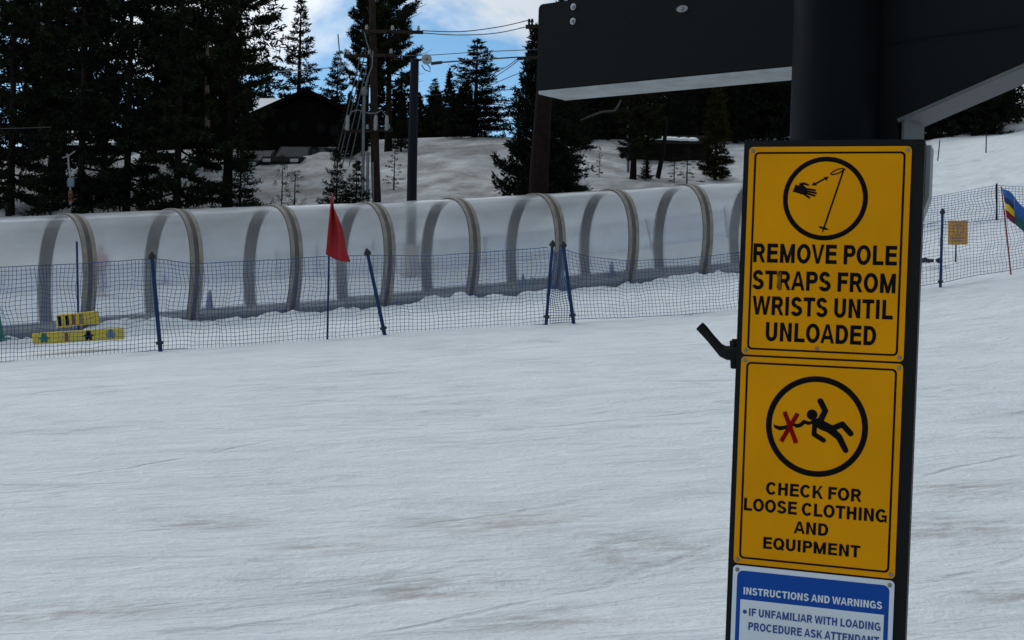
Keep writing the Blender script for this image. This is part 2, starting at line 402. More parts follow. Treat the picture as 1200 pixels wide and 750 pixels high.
# snow
def snow_mat():
    m = bpy.data.materials.new('snow'); m.use_nodes = True
    t = m.node_tree; p = t.nodes['Principled BSDF']; lk = t.links.new
    p.inputs['Roughness'].default_value = 0.62
    p.inputs['Specular IOR Level'].default_value = 0.25
    tcn = N(t, 'ShaderNodeTexCoord')
    def noise(rotz, scale, sc, detail=5, rough=0.55, dist=0.0):
        mpr = N(t, 'ShaderNodeMapping'); mpr.inputs['Rotation'].default_value = (0, 0, rotz)
        lk(tcn.outputs['Object'], mpr.inputs[0])
        mpn = N(t, 'ShaderNodeMapping'); mpn.inputs['Scale'].default_value = scale
        lk(mpr.outputs[0], mpn.inputs[0])
        nz = N(t, 'ShaderNodeTexNoise'); nz.inputs['Scale'].default_value = sc; nz.inputs['Detail'].default_value = detail
        nz.inputs['Roughness'].default_value = rough; nz.inputs['Distortion'].default_value = dist
        lk(mpn.outputs[0], nz.inputs['Vector'])
        return nz.outputs['Fac']
    def ramp(fac, stops):
        r = N(t, 'ShaderNodeValToRGB'); el = r.color_ramp.elements
        el[0].position, el[0].color = stops[0][0], (*stops[0][1], 1)
        el[1].position, el[1].color = stops[-1][0], (*stops[-1][1], 1)
        for pos, c in stops[1:-1]:
            e = el.new(pos); e.color = (*c, 1)
        lk(fac, r.inputs[0]); return r.outputs[0]
    def math_(op, a, b):
        n = N(t, 'ShaderNodeMath', operation=op)
        for i, x in enumerate((a, b)):
            if isinstance(x, (int, float)): n.inputs[i].default_value = x
            else: lk(x, n.inputs[i])
        return n.outputs[0]
    g1 = (0, 0, 0); w1 = (1, 1, 1)
    A = -math.radians(24)
    streak = noise(A, (0.60, 1.5, 1), 1.4, 7, 0.60, 0.7)
    fine = noise(A + 0.16, (1.0, 2.6, 1), 3.0, 7, 0.66, 0.6)
    track = noise(A - 0.10, (0.06, 1.3, 1), 1.5, 2, 0.45, 0.7)
    grain = noise(0, (1, 1, 1), 16, 6, 0.65)
    patch = noise(0, (1, 1, 1), 0.22, 4)
    tline = ramp(track, [(0.488, g1), (0.50, w1), (0.512, g1)])
    tline = math_('MULTIPLY', tline, ramp(noise(A, (0.5, 0.9, 1), 0.8, 4), [(0.42, g1), (0.62, w1)]))
    # single ski tracks: shallow grooves across the piste
    wob = math_('MULTIPLY', math_('SUBTRACT', noise(A, (0.7, 0.7, 1), 1.0, 4, 0.6), 0.5), 0.34)
    brk = ramp(noise(0.4, (1, 1, 1), 1.7, 5, 0.65), [(0.40, g1), (0.58, w1)])
    grooves = None
    for (ax, ay, bx2, by2, wd) in TRACKS:
        sb = N(t, 'ShaderNodeVectorMath', operation='SUBTRACT'); lk(tcn.outputs['Object'], sb.inputs[0]); sb.inputs[1].default_value = (ax, ay, 0)
        mr_ = N(t, 'ShaderNodeMapping'); mr_.inputs['Rotation'].default_value = (0, 0, -math.atan2(by2 - ay, bx2 - ax)); lk(sb.outputs[0], mr_.inputs[0])
        sx_ = N(t, 'ShaderNodeSeparateXYZ'); lk(mr_.outputs[0], sx_.inputs[0])
        ln_ = math.hypot(bx2 - ax, by2 - ay)
        du_ = math_('ABSOLUTE', math_('SUBTRACT', math_('DIVIDE', sx_.outputs['X'], ln_), 0.5), 0)
        dv_ = math_('ABSOLUTE', math_('ADD', sx_.outputs['Y'], wob), 0)
        gm = math_('MULTIPLY', ramp(du_, [(0.30, w1), (0.55, g1)]), ramp(math_('DIVIDE', dv_, wd), [(0.25, w1), (1.0, g1)]))
        grooves = gm if grooves is None else math_('MAXIMUM', grooves, gm)
    grooves = math_('MULTIPLY', grooves, math_('ADD', math_('MULTIPLY', brk, 0.8), 0.2))
    base = ramp(streak, [(0.30, (0.66, 0.70, 0.725)), (0.52, (0.76, 0.80, 0.82)), (0.75, (0.81, 0.845, 0.86))])
    # dirt: brown meltwater smears, patchy
    dsel = ramp(noise(A, (0.6, 1.5, 1), 1.1, 6, 0.66), [(0.61, g1), (0.72, w1)])
    dpat = ramp(patch, [(0.50, g1), (0.62, w1)])
    dd = math_('MULTIPLY', dsel, dpat)
    dd = math_('MULTIPLY', dd, ramp(grain, [(0.35, g1), (0.6, w1)]))
    sepn = N(t, 'ShaderNodeSeparateXYZ'); lk(tcn.outputs['Object'], sepn.inputs[0])
    # dirt smears where people queue, drawn as soft spots on the ground itself
    for (sx, sy, sr) in DIRT:
        cmbn = N(t, 'ShaderNodeVectorMath', operation='SUBTRACT'); lk(tcn.outputs['Object'], cmbn.inputs[0]); cmbn.inputs[1].default_value = (sx, sy, 0)
        mpq = N(t, 'ShaderNodeMapping'); mpq.inputs['Rotation'].default_value = (0, 0, A); lk(cmbn.outputs[0], mpq.inputs[0])
        mp2 = N(t, 'ShaderNodeMapping'); mp2.inputs['Scale'].default_value = (0.8 / sr, 1.3 / sr, 0)
        lk(mpq.outputs[0], mp2.inputs[0])
        ln = N(t, 'ShaderNodeVectorMath', operation='LENGTH'); lk(mp2.outputs[0], ln.inputs[0])
        fall = ramp(ln.outputs['Value'], [(0.0, w1), (1.0, g1)])
        sm = ramp(noise(A, (0.8, 2.2, 1), 3.6, 7, 0.72), [(0.42, g1), (0.60, w1)])
        dd = math_('ADD', dd, math_('MULTIPLY', fall, sm))
    # old grey snow with needles and twigs under the trees, bank shade painted in
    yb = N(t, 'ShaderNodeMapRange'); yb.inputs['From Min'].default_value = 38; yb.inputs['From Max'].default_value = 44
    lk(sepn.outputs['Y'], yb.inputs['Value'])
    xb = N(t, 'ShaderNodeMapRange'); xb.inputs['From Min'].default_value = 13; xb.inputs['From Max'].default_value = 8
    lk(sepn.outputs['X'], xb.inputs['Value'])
    litter_shade = math_('MULTIPLY', math_('MULTIPLY', yb.outputs[0], xb.outputs[0]), ramp(noise(0, (1, 1, 1), 0.55, 8, 0.7), [(0.34, (0.25,) * 3), (0.60, (1.0,) * 3)]))
    mixa = N(t, 'ShaderNodeMix', data_type='RGBA'); lk(litter_shade, mixa.inputs['Factor']); lk(base, mixa.inputs['A']); mixa.inputs['B'].default_value = (0.27, 0.267, 0.26, 1)
    mixb = N(t, 'ShaderNodeMix', data_type='RGBA'); mixb.clamp_factor = True
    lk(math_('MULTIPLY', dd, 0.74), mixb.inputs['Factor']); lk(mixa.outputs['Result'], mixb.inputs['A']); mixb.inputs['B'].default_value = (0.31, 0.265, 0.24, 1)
    mixc = N(t, 'ShaderNodeMix', data_type='RGBA'); lk(math_('MULTIPLY', tline, 0.24), mixc.inputs['Factor'])
    lk(mixb.outputs['Result'], mixc.inputs['A']); mixc.inputs['B'].default_value = (0.50, 0.53, 0.56, 1)
    lk(mixc.outputs['Result'], p.inputs['Base Color'])
    scrape = ramp(noise(A + 0.05, (0.55, 2.1, 1), 2.0, 7, 0.68, 0.9), [(0.585, g1), (0.67, w1)])
    scrape = math_('MULTIPLY', scrape, ramp(noise(0.3, (1, 1, 1), 0.45, 4), [(0.38, (0.15,) * 3), (0.60, w1)]))
    mixd = N(t, 'ShaderNodeMix', data_type='RGBA'); lk(math_('MAXIMUM', math_('MULTIPLY', scrape, 0.36), math_('MULTIPLY', grooves, 0.34)), mixd.inputs['Factor'])
    lk(mixc.outputs['Result'], mixd.inputs['A']); mixd.inputs['B'].default_value = (0.50, 0.51, 0.52, 1)
    lk(mixd.outputs['Result'], p.inputs['Base Color'])
    h = math_('ADD', math_('MULTIPLY', streak, 0.9), math_('MULTIPLY', fine, 0.45))
    h = math_('ADD', h, math_('MULTIPLY', grain, 0.30))
    h = math_('SUBTRACT', h, math_('MULTIPLY', scrape, 0.22))
    h = math_('SUBTRACT', h, math_('MULTIPLY', grooves, 0.30))
    h = math_('SUBTRACT', h, math_('MULTIPLY', tline, 0.20))
    bp = N(t, 'ShaderNodeBump'); bp.inputs['Strength'].default_value = 0.62; bp.inputs['Distance'].default_value = 0.17
    lk(h, bp.inputs['Height']); lk(bp.outputs[0], p.inputs['Normal'])
    return m

# ------------------------------------------------------------------ terrain
ctrl = []
def cp(px, py, d): ctrl.append(at(px, py, d))
for X in (-9, -3, 3, 9):
    for Y in (-6, 0, 6.5): ctrl.append(Vector((X, Y, 0)))
for a in [(0, 424, 21), (182, 411, 21.8), (384, 399, 23), (441, 393, 23.5), (641, 380, 25.3), (865, 364, 27.5), (1103, 336, 28.5), (1185, 326, 29), (-250, 440, 20), (1450, 290, 30)]:
    cp(*a)
# tunnel arches: near foot pixel; distance from the curved plan of the tunnel
foot_px = [(100, 390), (225, 378), (342, 368), (451, 360), (551, 351), (651, 342), (737, 334), (824, 325)]
LSEG = 2.22
arch = []     # (near foot, plan heading)
d = 27.7
for i, (px, py) in enumerate(foot_px):
    th = math.radians(36 - 17 * i / 7)
    arch.append((at(px, py, d), th))
    d += LSEG * math.sin(math.radians(36 - 17 * (i + .5) / 7))
def extend(a, th, s, dz):
    return Vector((a.x + s * LSEG * math.cos(th), a.y + s * LSEG * math.sin(th), a.z + s * dz))
z01 = arch[1][0].z - arch[0][0].z
for k in range(2):
    th = math.radians(37.5 + 2 * k)
    arch.insert(0, (extend(arch[0][0], th, -1, z01), th))
th = math.radians(17.5)
arch.append((extend(arch[-1][0], th, 1, .22), th))
WT = 2.6
for a, th in arch:
    ctrl.append(a + Vector((0, 0, -0.06)))
    ctrl.append(a + Vector((-math.sin(th) * WT, math.cos(th) * WT, -0.02)))
for a in [(482, 322, 37.5), (100, 338, 38), (-150, 345, 38), (60, 245, 48.5), (-200, 255, 48.5), (100, 208, 53), (-200, 212, 53), (300, 192, 56), (270, 236, 49), (480, 173, 57), (560, 170, 57), (620, 170, 57),
          (540, 243, 46), (400, 243, 47), (760, 292, 38.5), (845, 275, 39.5), (880, 188, 57), (700, 178, 57), (690, 218, 49), (1168, 261, 36.5), (1122, 305, 32),
          (1085, 190, 50), (1200, 165, 52), (1120, 163, 60), (1200, 119, 74), (1320, 150, 52), (1000, 190, 54), (600, 170, 80), (300, 190, 80), (100, 198, 80), (-200, 205, 80), (850, 168, 80), (1100, 140, 84), (1400, 60, 100)]:
    cp(*a)
for X, Y, Z in [(-60, 0, 0), (60, 0, 3), (-60, 40, 4), (70, 40, 9), (-90, 100, 13), (0, 110, 12), (80, 110, 24), (-60, -40, -1), (60, -40, -1), (0, -40, -1)]:
    ctrl.append(Vector((X, Y, Z)))
Pc = np.array([(v.x, v.y) for v in ctrl]); Zc = np.array([v.z for v in ctrl])
def U(r2): return np.where(r2 > 1e-12, r2 * np.log(np.maximum(r2, 1e-12)), 0.0)
nC = len(Pc)
K = U(((Pc[:, None] - Pc[None]) ** 2).sum(-1)) + np.eye(nC) * 2.0
Pm = np.hstack([np.ones((nC, 1)), Pc])
A_ = np.block([[K, Pm], [Pm.T, np.zeros((3, 3))]])
sol = np.linalg.solve(A_, np.concatenate([Zc, np.zeros(3)]))
near_line = np.array([(a.x, a.y) for a, th in arch])
def gz_np(X, Y):
    X = np.asarray(X, float); Y = np.asarray(Y, float)
    Xc = np.clip(X, -90, 90); Yc = np.clip(Y, -40, 112)
    sh = X.shape; x = Xc.ravel(); y = Yc.ravel(); z = np.zeros_like(x)
    for s in range(0, len(x), 20000):
        e = slice(s, s + 20000)
        r2 = (x[e, None] - Pc[None, :, 0]) ** 2 + (y[e, None] - Pc[None, :, 1]) ** 2
        z[e] = U(r2) @ sol[:nC] + sol[nC] + sol[nC + 1] * x[e] + sol[nC + 2] * y[e]
    return z.reshape(sh)
def gz(x, y): return float(gz_np([x], [y])[0])
def ground(px, py, d, sink=0.0):
    p = at(px, py, d); p.z = gz(p.x, p.y) - sink
    return p
def at_ground(px, py, d0=7):
    """march the pixel ray to the ground"""
    d_ = 3.0
    while d_ < 120:
        p = at(px, py, d_)
        if p.z <= gz(p.x, p.y): return p
        d_ += 0.1
    return at(px, py, d0)

def seg_dist(px_, py_, line):
    best = np.full(px_.shape, 1e9); side = np.zeros(px_.shape)
    for (ax, ay), (bx, by) in zip(line[:-1], line[1:]):
        vx, vy = bx - ax, by - ay; ll = vx * vx + vy * vy
        tt = np.clip(((px_ - ax) * vx + (py_ - ay) * vy) / ll, 0, 1)
        qx, qy = ax + tt * vx - px_, ay + tt * vy - py_
        dd_ = np.hypot(qx, qy); cr_ = vx * (py_ - ay) - vy * (px_ - ax)
        m_ = dd_ < best; best = np.where(m_, dd_, best); side = np.where(m_, np.sign(cr_), side)
    return best * side          # positive = behind the line

def axis(segs):
    o = []
    for a, b, st in segs:
        o += list(np.arange(a, b, st))
    return np.array(o + [segs[-1][1]])
gx = axis([(-600, -90, 30), (-90, -30, 2.5), (-30, -14, .5), (-14, 17, .11), (17, 36, .5), (36, 90, 2.5), (90, 600, 30)])
gy = axis([(-120, -20, 20), (-20, 2, 2), (2, 20, .12), (20, 40, .10), (40, 62, .2), (62, 115, 2), (115, 900, 45)])
GX, GY = np.meshgrid(gx, gy)
GZ = gz_np(GX, GY)
fl = np.stack([GX.ravel(), GY.ravel()], 1)
near_mask = ((np.abs(GX) < 32) & (GY > 1) & (GY < 64)).ravel()
add = np.zeros(len(fl))
ds = seg_dist(GX, GY, near_line).ravel()
ca_, sa_ = math.cos(math.radians(20)), math.sin(math.radians(20))
for i in np.nonzero(near_mask)[0]:
    x, y = fl[i]
    if y < 27:      # packed piste: low swells drawn out along the direction of travel
        u, v = x * ca_ + y * sa_, -x * sa_ + y * ca_
        a = mnoise.noise((u * .22, v * .9, 0)) * .045 + mnoise.noise((u * .8, v * 3.0, 5)) * .014
    elif y > 41:
        a = mnoise.fractal((x * .28, y * .28, 1.7), 0.9, 2.1, 5) * .19 + abs(mnoise.noise((x * .9, y * .9, 4))) * .10 - .12 * min(1, max(0, (y - 44) / 6))
    else:
        a = mnoise.noise((x * .35, y * .5, 9)) * .05
    s = ds[i]
    if -2.2 < s < 0.55:      # ridge of shovelled snow along the tunnel foot
        g = math.exp(-((s + .30) / .34) ** 2)
        n1 = mnoise.noise((x * .55, y * .55, 3.3)); n2 = mnoise.fractal((x * 2.6, y * 2.6, 7.7), 0.8, 2.0, 4)
        a += g * (0.10 + .26 * max(-.35, n1) + .12 * n2)
        a += math.exp(-((s + .9) / .6) ** 2) * (.04 + .07 * n2)
    add[i] = a
GZ = GZ + add.reshape(GZ.shape)
nx, ny = len(gx), len(gy)
idx = np.arange(nx * ny).reshape(ny, nx)
Q = np.stack([idx[:-1, :-1], idx[:-1, 1:], idx[1:, 1:], idx[1:, :-1]], -1).reshape(-1, 4)
DIRT = []
for (px, py, r) in [(590, 612, 1.0), (745, 648, .75), (500, 690, .6), (1110, 622, .7), (1180, 700, .4), (1130, 575, .6), (640, 732, .5), (90, 715, .5), (250, 612, .5), (390, 640, .5)]:
    p = at_ground(px, py); DIRT.append((p.x, p.y, r))
TRACKS = []
for (x0, y0, x1, y1, wd) in [(215, 752, 525, 688, .05), (470, 620, 705, 583, .06), (50, 566, 335, 517, .04), (620, 705, 862, 640, .05), (-20, 470, 250, 444, .06), (1050, 566, 1215, 530, .05),
                             (550, 512, 845, 478, .05), (430, 748, 640, 700, .04), (1060, 690, 1210, 655, .05), (250, 440, 600, 408, .05)]:
    p, q = at_ground(x0, y0), at_ground(x1, y1); TRACKS.append((p.x, p.y, q.x, q.y, wd))
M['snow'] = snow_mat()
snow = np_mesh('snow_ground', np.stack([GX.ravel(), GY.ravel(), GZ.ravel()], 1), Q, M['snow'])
snow.data.polygons.foreach_set('use_smooth', [True] * len(snow.data.polygons))
setp(snow, kind='structure')

# ------------------------------------------------------------------ covered conveyor tunnel
def arch_prof(n=36):
    """(across, up) from near foot to far foot: broad flattened hoop whose legs draw in at the foot"""
    hw, hc, ht, ex = WT / 2 + .20, 1.02, 2.45, 2 / 2.35
    pts = []
    m = 7
    for k in range(m):
        t_ = k / m
        pts.append((-hw + .26 * (1 - t_) ** 1.7, hc * t_ - .10 * (1 - t_)))
    for k in range(n + 1):
        a = math.pi * k / n
        c, s_ = math.cos(a), math.sin(a)
        pts.append((-hw * math.copysign(abs(c) ** ex, c), hc + (ht - hc) * abs(s_) ** ex))
    for k in range(1, m + 1):
        t_ = 1 - k / m
        pts.append((hw - .26 * (1 - t_) ** 1.7, hc * t_ - .10 * (1 - t_)))
    return pts
PROF = arch_prof()
NP = len(PROF)
def frame(i):
    a, th = arch[i]
    n = Vector((-math.sin(th), math.cos(th), 0)); t = Vector((math.cos(th), math.sin(th), 0))
    return a + n * (WT / 2), n, t
def ring(i, grow=0.0, shift=0.0, f=None):
    c, n, t = frame(i) if f is None else f
    o = []
    for k, (x, z) in enumerate(PROF):
        x0, z0 = PROF[max(k - 1, 0)]; x1, z1 = PROF[min(k + 1, NP - 1)]
        tx, tz = x1 - x0, z1 - z0; l = math.hypot(tx, tz)
        nx_, nz_ = -tz / l, tx / l
        o.append(c + n * (x + nx_ * grow) + Vector((0, 0, z + nz_ * grow)) + t * shift)
    return o
def strip(mb, i, w, g0, g1, shift=0.0):
    """a closed band of rectangular section following arch i"""
    R = [ring(i, g0, shift - w / 2), ring(i, g1, shift - w / 2), ring(i, g1, shift + w / 2), ring(i, g0, shift + w / 2)]
    vs, fs = [], []
    for k in range(NP):
        vs += [R[0][k], R[1][k], R[2][k], R[3][k]]
    for k in range(NP - 1):
        for q in range(4):
            q2 = (q + 1) % 4
            fs.append((k * 4 + q, k * 4 + q2, k * 4 + 4 + q2, k * 4 + 4 + q))
    fs += [(0, 3, 2, 1), tuple(NP * 4 - 4 + q for q in range(4))]
    mb.add(vs, fs)
tun = empty('conveyor_tunnel', frame(4)[0], 'long clear plastic covered lift tunnel with grey arched ribs on the snow', 'tunnel')
NA = len(arch)
for i in range(NA):
    b = MB(); strip(b, i, .29, -.02, .008)
    rb = b.build('rib', M['rib'], tun, True)
    for sgn in (-1, 1):
        b = MB(); strip(b, i, .09, .010, .022, sgn * .096)
        b.build('trim_strip', M['trim'], rb, True)
for i in range(NA - 1):
    fa, fb = frame(i), frame(i + 1)
    rows = []
    ns = 6
    for s in range(ns + 1):
        t_ = s / ns
        c = fa[0].lerp(fb[0], t_); n = fa[1].lerp(fb[1], t_).normalized(); t = fa[2].lerp(fb[2], t_).normalized()
        rows.append(ring(0, -.004 + .006 * math.sin(math.pi * t_) , 0, (c, n, t)))
    vs = [p for r in rows for p in r]
    fs = [(s * NP + k, s * NP + k + 1, (s + 1) * NP + k + 1, (s + 1) * NP + k) for s in range(ns) for k in range(NP - 1)]
    b = MB(); b.add(vs, fs)
    b.build('cover_panel', M['poly'], tun, True)
for sgn in (-1, 1):
    b = MB()
    for i in range(NA - 1):
        fa, fb = frame(i), frame(i + 1)
        pa = fa[0] + fa[1] * sgn * (WT / 2 - .08); pb = fb[0] + fb[1] * sgn * (WT / 2 - .08)
        na = fa[1] * .05; nb_ = fb[1] * .05; z0, z1 = Vector((0, 0, -.35)), Vector((0, 0, .17 if sgn < 0 else .17 + .14 * min(1, max(0, (i - 4) / 3))))
        vs = [pa - na + z0, pa + na + z0, pa + na + z1, pa - na + z1, pb - nb_ + z0, pb + nb_ + z0, pb + nb_ + z1, pb - nb_ + z1]
        b.add(vs, [(0, 1, 2, 3), (7, 6, 5, 4), (0, 4, 5, 1), (1, 5, 6, 2), (2, 6, 7, 3), (3, 7, 4, 0)])
    b.build('base_rail', M['rail'], tun)
b = MB()
for i in range(NA - 1):
    fa, fb = frame(i), frame(i + 1)
    vs = []
    for f in (fa, fb):
        for (x, z) in ((-.42, .02), (.42, .02), (.42, .14), (-.42, .14)):
            vs.append(f[0] + f[1] * x + Vector((0, 0, z)))
    b.add(vs, [(0, 1, 2, 3), (7, 6, 5, 4), (0, 4, 5, 1), (1, 5, 6, 2), (2, 6, 7, 3), (3, 7, 4, 0)])
b.build('conveyor_belt', M['belt'], tun)

# ------------------------------------------------------------------ steel lift post with arms, and the sign board on it
YAW, INP = 0.35810, -0.00698
a0 = Vector((math.cos(YAW), -math.sin(YAW), 0)); b0 = Vector((0, 0, 1))
SU = a0 * math.cos(INP) + b0 * math.sin(INP)
SV = -(-a0 * math.sin(INP) + b0 * math.cos(INP))         # downwards
SN = SU.cross(-SV); SN = -SN if SN.y > 0 else SN           # towards the viewer
SO = Vector((0.45256, 2.66398, EYE + 0.32422))
SW, SH, SG = 0.305, 0.4040, 0.0040
def sp(u, v, n=0.0): return SO + SU * u + SV * v + SN * n

BY = math.radians(39)
bx = Vector((math.cos(BY), -math.sin(BY), 0)); bn = Vector((math.sin(BY), math.cos(BY), 0))   # along the arms; away from viewer
KG = 2.95 / 2.75
P0 = at(928, 80, 2.75 * KG)                                   # lower front edge of the arm where it meets the post
post_c = at(978.5, 90, 2.66 * KG)
gan = empty('lift_signpost', (post_c.x, post_c.y, gz(post_c.x, post_c.y)), 'black steel post with two heavy arms, standing behind the yellow signs', 'post')
b = MB()
zg = gz(post_c.x, post_c.y)
b.lathe((post_c.x, post_c.y, 0), [(0.0888, zg - .2), (0.0888, 2.75)], 64)
b.build('pole', M['post_paint'], gan, True)
b = MB(); b.lathe((post_c.x, post_c.y, 0), [(0.16, zg - .05), (0.16, zg + .02), (0.09, zg + .024)], 32)
b.build('base_plate', M['black_paint'], gan, True)
# left arm: box section with rounded end
ln = (at(628, 106, 3.16 * KG) - P0).dot(-bx)
HB = 0.218; TB = 0.115
def arm(t, z, n): return Vector((P0.x, P0.y, P0.z)) + bx * t + Vector((0, 0, z)) + bn * n
b = MB()
rc = 0.012
outl = []
L0 = -ln
for (cx_, cz_, a_from) in ((L0 + rc, HB - rc, 90), (L0 + rc, 0.006 + rc, 180)):
    for k in range(5):
        a_ = math.radians(a_from + 90 * k / 4); outl.append((cx_ + rc * math.cos(a_), cz_ + rc * math.sin(a_)))
outl += [(0.07, 0.006), (0.07, HB)]
b.prism([arm(t, z, 0) for t, z in outl], bn * TB)
b.build('left_arm', M['black_paint'], gan)['label'] = 'black box-section arm reaching left over the snow'
b = MB(); b.box(arm((L0 + .006 + .05) / 2, 0.0, TB / 2), (.05 - L0 - .006, TB - .002, .009), Matrix((bx, bn, Vector((0, 0, 1)))).transposed(), .002)
b.build('bottom_flange', M['flange'], gan)
for (px, py) in ((672, 8), (671.5, 25)):
    v = at(px, py, 3.0); o_ = Vector((0, 0, EYE)); dv = (v - o_).normalized()
    p = o_ + dv * ((arm(0, 0, 0) - o_).dot(bn) / dv.dot(bn))
    b = MB(); b.lathe(p, [(.0082, 0), (.0082, .0012), (.0056, .0014)], 24, -bn)
    b.lathe(p, [(.0052, .0012), (.0052, .0046), (.0044, .0052)], 6, -bn)
    b.lathe(p, [(.0027, .005), (.0027, .008)], 10, -bn)
    b.build('bolt', M['zinc'], gan, True)
v = at(800, 10.5, 3.0); o_ = Vector((0, 0, EYE)); dv = (v - o_).normalized()
p = o_ + dv * ((arm(0, 0, 0) - o_).dot(bn) / dv.dot(bn))
b = MB()
ov = []
for k in range(20):
    a_ = 2 * math.pi * k / 20
    ov.append(p + bx * (.015 * math.cos(a_)) + Vector((0, 0, .0078 * math.sin(a_))))
b.prism(ov, -bn * .003); b.lathe(p, [(.0045, .003), (.0045, .008)], 6, -bn)
b.build('slotted_washer', M['case_grey'], gan)
# right arm: gusset plate, lower edge climbing
e0 = at(1051, 139, 2.61 * KG); e1 = at(1200, 73, 2.457 * KG)
t0_, z0_ = (e0 - P0).dot(bx), e0.z - P0.z
t1_, z1_ = (e1 - P0).dot(bx), e1.z - P0.z
sl = (z1_ - z0_) / (t1_ - t0_)
poly = [(0.07, z0_ - .065), (t0_ + .006, z0_ - .065), (t0_, z0_), (1.05, z0_ + sl * (1.05 - t0_)), (1.05, .42), (0.07, .42)]
b = MB(); b.prism([arm(t, z, 0.004) for t, z in poly], bn * (TB - .008))
b.build('right_arm', M['black_paint'], gan)['label'] = 'black gusset arm whose lower edge climbs to the right'
b = MB()
ed = Vector(bx + Vector((0, 0, sl))).normalized(); nd = ed.cross(bn).normalized()
le = (1.05 - t0_) * math.sqrt(1 + sl * sl)
b.box(arm(t0_, z0_, TB / 2) + ed * (le / 2) + (nd if nd.z < 0 else -nd) * .0045, (le, TB, .008), Matrix((ed, bn, ed.cross(bn))).transposed(), .002)
b.build('sloping_flange', M['flange_dark'], gan)
b = MB(); b.box(arm(t0_ + .012, z0_ - .038, TB / 2), (.006, TB * .9, .075), Matrix((bx, bn, Vector((0, 0, 1)))).transposed(), .001)
b.build('end_plate', M['flange_dark'], gan)
b = MB(); b.tube([arm(.16, z0_ + .152, -.001), arm(.32, z0_ + .162, -.001), arm(.5, z0_ + .166, -.001), arm(1.0, z0_ + .172, -.001)], .0012, 6)
b.build('weld_seam', M['black_paint'], gan)

# --- sign board
board = empty('sign_board', sp(SW / 2, 1.2, -.02), 'tall narrow black board carrying two yellow signs and a blue one', 'sign')
def round_rect(u0, v0, u1, v1, r, n=5):
    pts = []
    for (cx_, cy_, s) in ((u1 - r, v0 + r, -90), (u1 - r, v1 - r, 0), (u0 + r, v1 - r, 90), (u0 + r, v0 + r, 180)):
        for k in range(n + 1):
            a_ = math.radians(s + 90 * k / n); pts.append((cx_ + r * math.cos(a_), cy_ + r * math.sin(a_)))
    return pts
def plate(mb, pts, n0, n1, mi=0): mb.prism([sp(u, v, n0) for u, v in pts], SN * (n1 - n0), mi)
def flat(mb, pts, n): mb.add([sp(u, v, n) for u, v in pts], [tuple(range(len(pts)))])
def band(mb, outer, inner, n):
    k = len(outer)
    mb.add([sp(u, v, n) for u, v in outer] + [sp(u, v, n) for u, v in inner],
           [(i, (i + 1) % k, k + (i + 1) % k, k + i) for i in range(k)])
def disc_ring(mb, cu, cv, r0, r1, n, seg=64):
    o_ = [(cu + r1 * math.cos(2 * math.pi * k / seg), cv + r1 * math.sin(2 * math.pi * k / seg)) for k in range(seg)]
    i_ = [(cu + r0 * math.cos(2 * math.pi * k / seg), cv + r0 * math.sin(2 * math.pi * k / seg)) for k in range(seg)]
    band(mb, o_, i_, n)
STK = [0.0]
def stroke(mb, pts, w, n, rnd=True):
    """flat ink stroke along a polyline; each piece a hair above the last so none share a plane"""
    if not hasattr(w, '__len__'): w = [w] * len(pts)
    for (p, q, wp, wq) in zip(pts[:-1], pts[1:], w[:-1], w[1:]):
        STK[0] += 2e-6
        dx_, dy_ = q[0] - p[0], q[1] - p[1]; l = math.hypot(dx_, dy_) or 1e-9
        nx_, ny_ = -dy_ / l, dx_ / l
        poly = [(p[0] + nx_ * wp / 2, p[1] + ny_ * wp / 2)]
        a_ = math.atan2(ny_, nx_)
        if rnd: poly += [(p[0] + math.cos(a_ + math.pi * k / 8) * wp / 2, p[1] + math.sin(a_ + math.pi * k / 8) * wp / 2) for k in range(1, 8)]
        poly.append((p[0] - nx_ * wp / 2, p[1] - ny_ * wp / 2)); poly.append((q[0] - nx_ * wq / 2, q[1] - ny_ * wq / 2))
        if rnd: poly += [(q[0] - math.cos(a_ + math.pi * k / 8) * wq / 2, q[1] - math.sin(a_ + math.pi * k / 8) * wq / 2) for k in range(1, 8)]
        poly.append((q[0] + nx_ * wq / 2, q[1] + ny_ * wq / 2))
        flat(mb, poly, n + STK[0])
def dot(mb, cu, cv, r, n, seg=24):
    STK[0] += 2e-6
    flat(mb, [(cu + r * math.cos(2 * math.pi * k / seg), cv + r * math.sin(2 * math.pi * k / seg)) for k in range(seg)], n + STK[0])
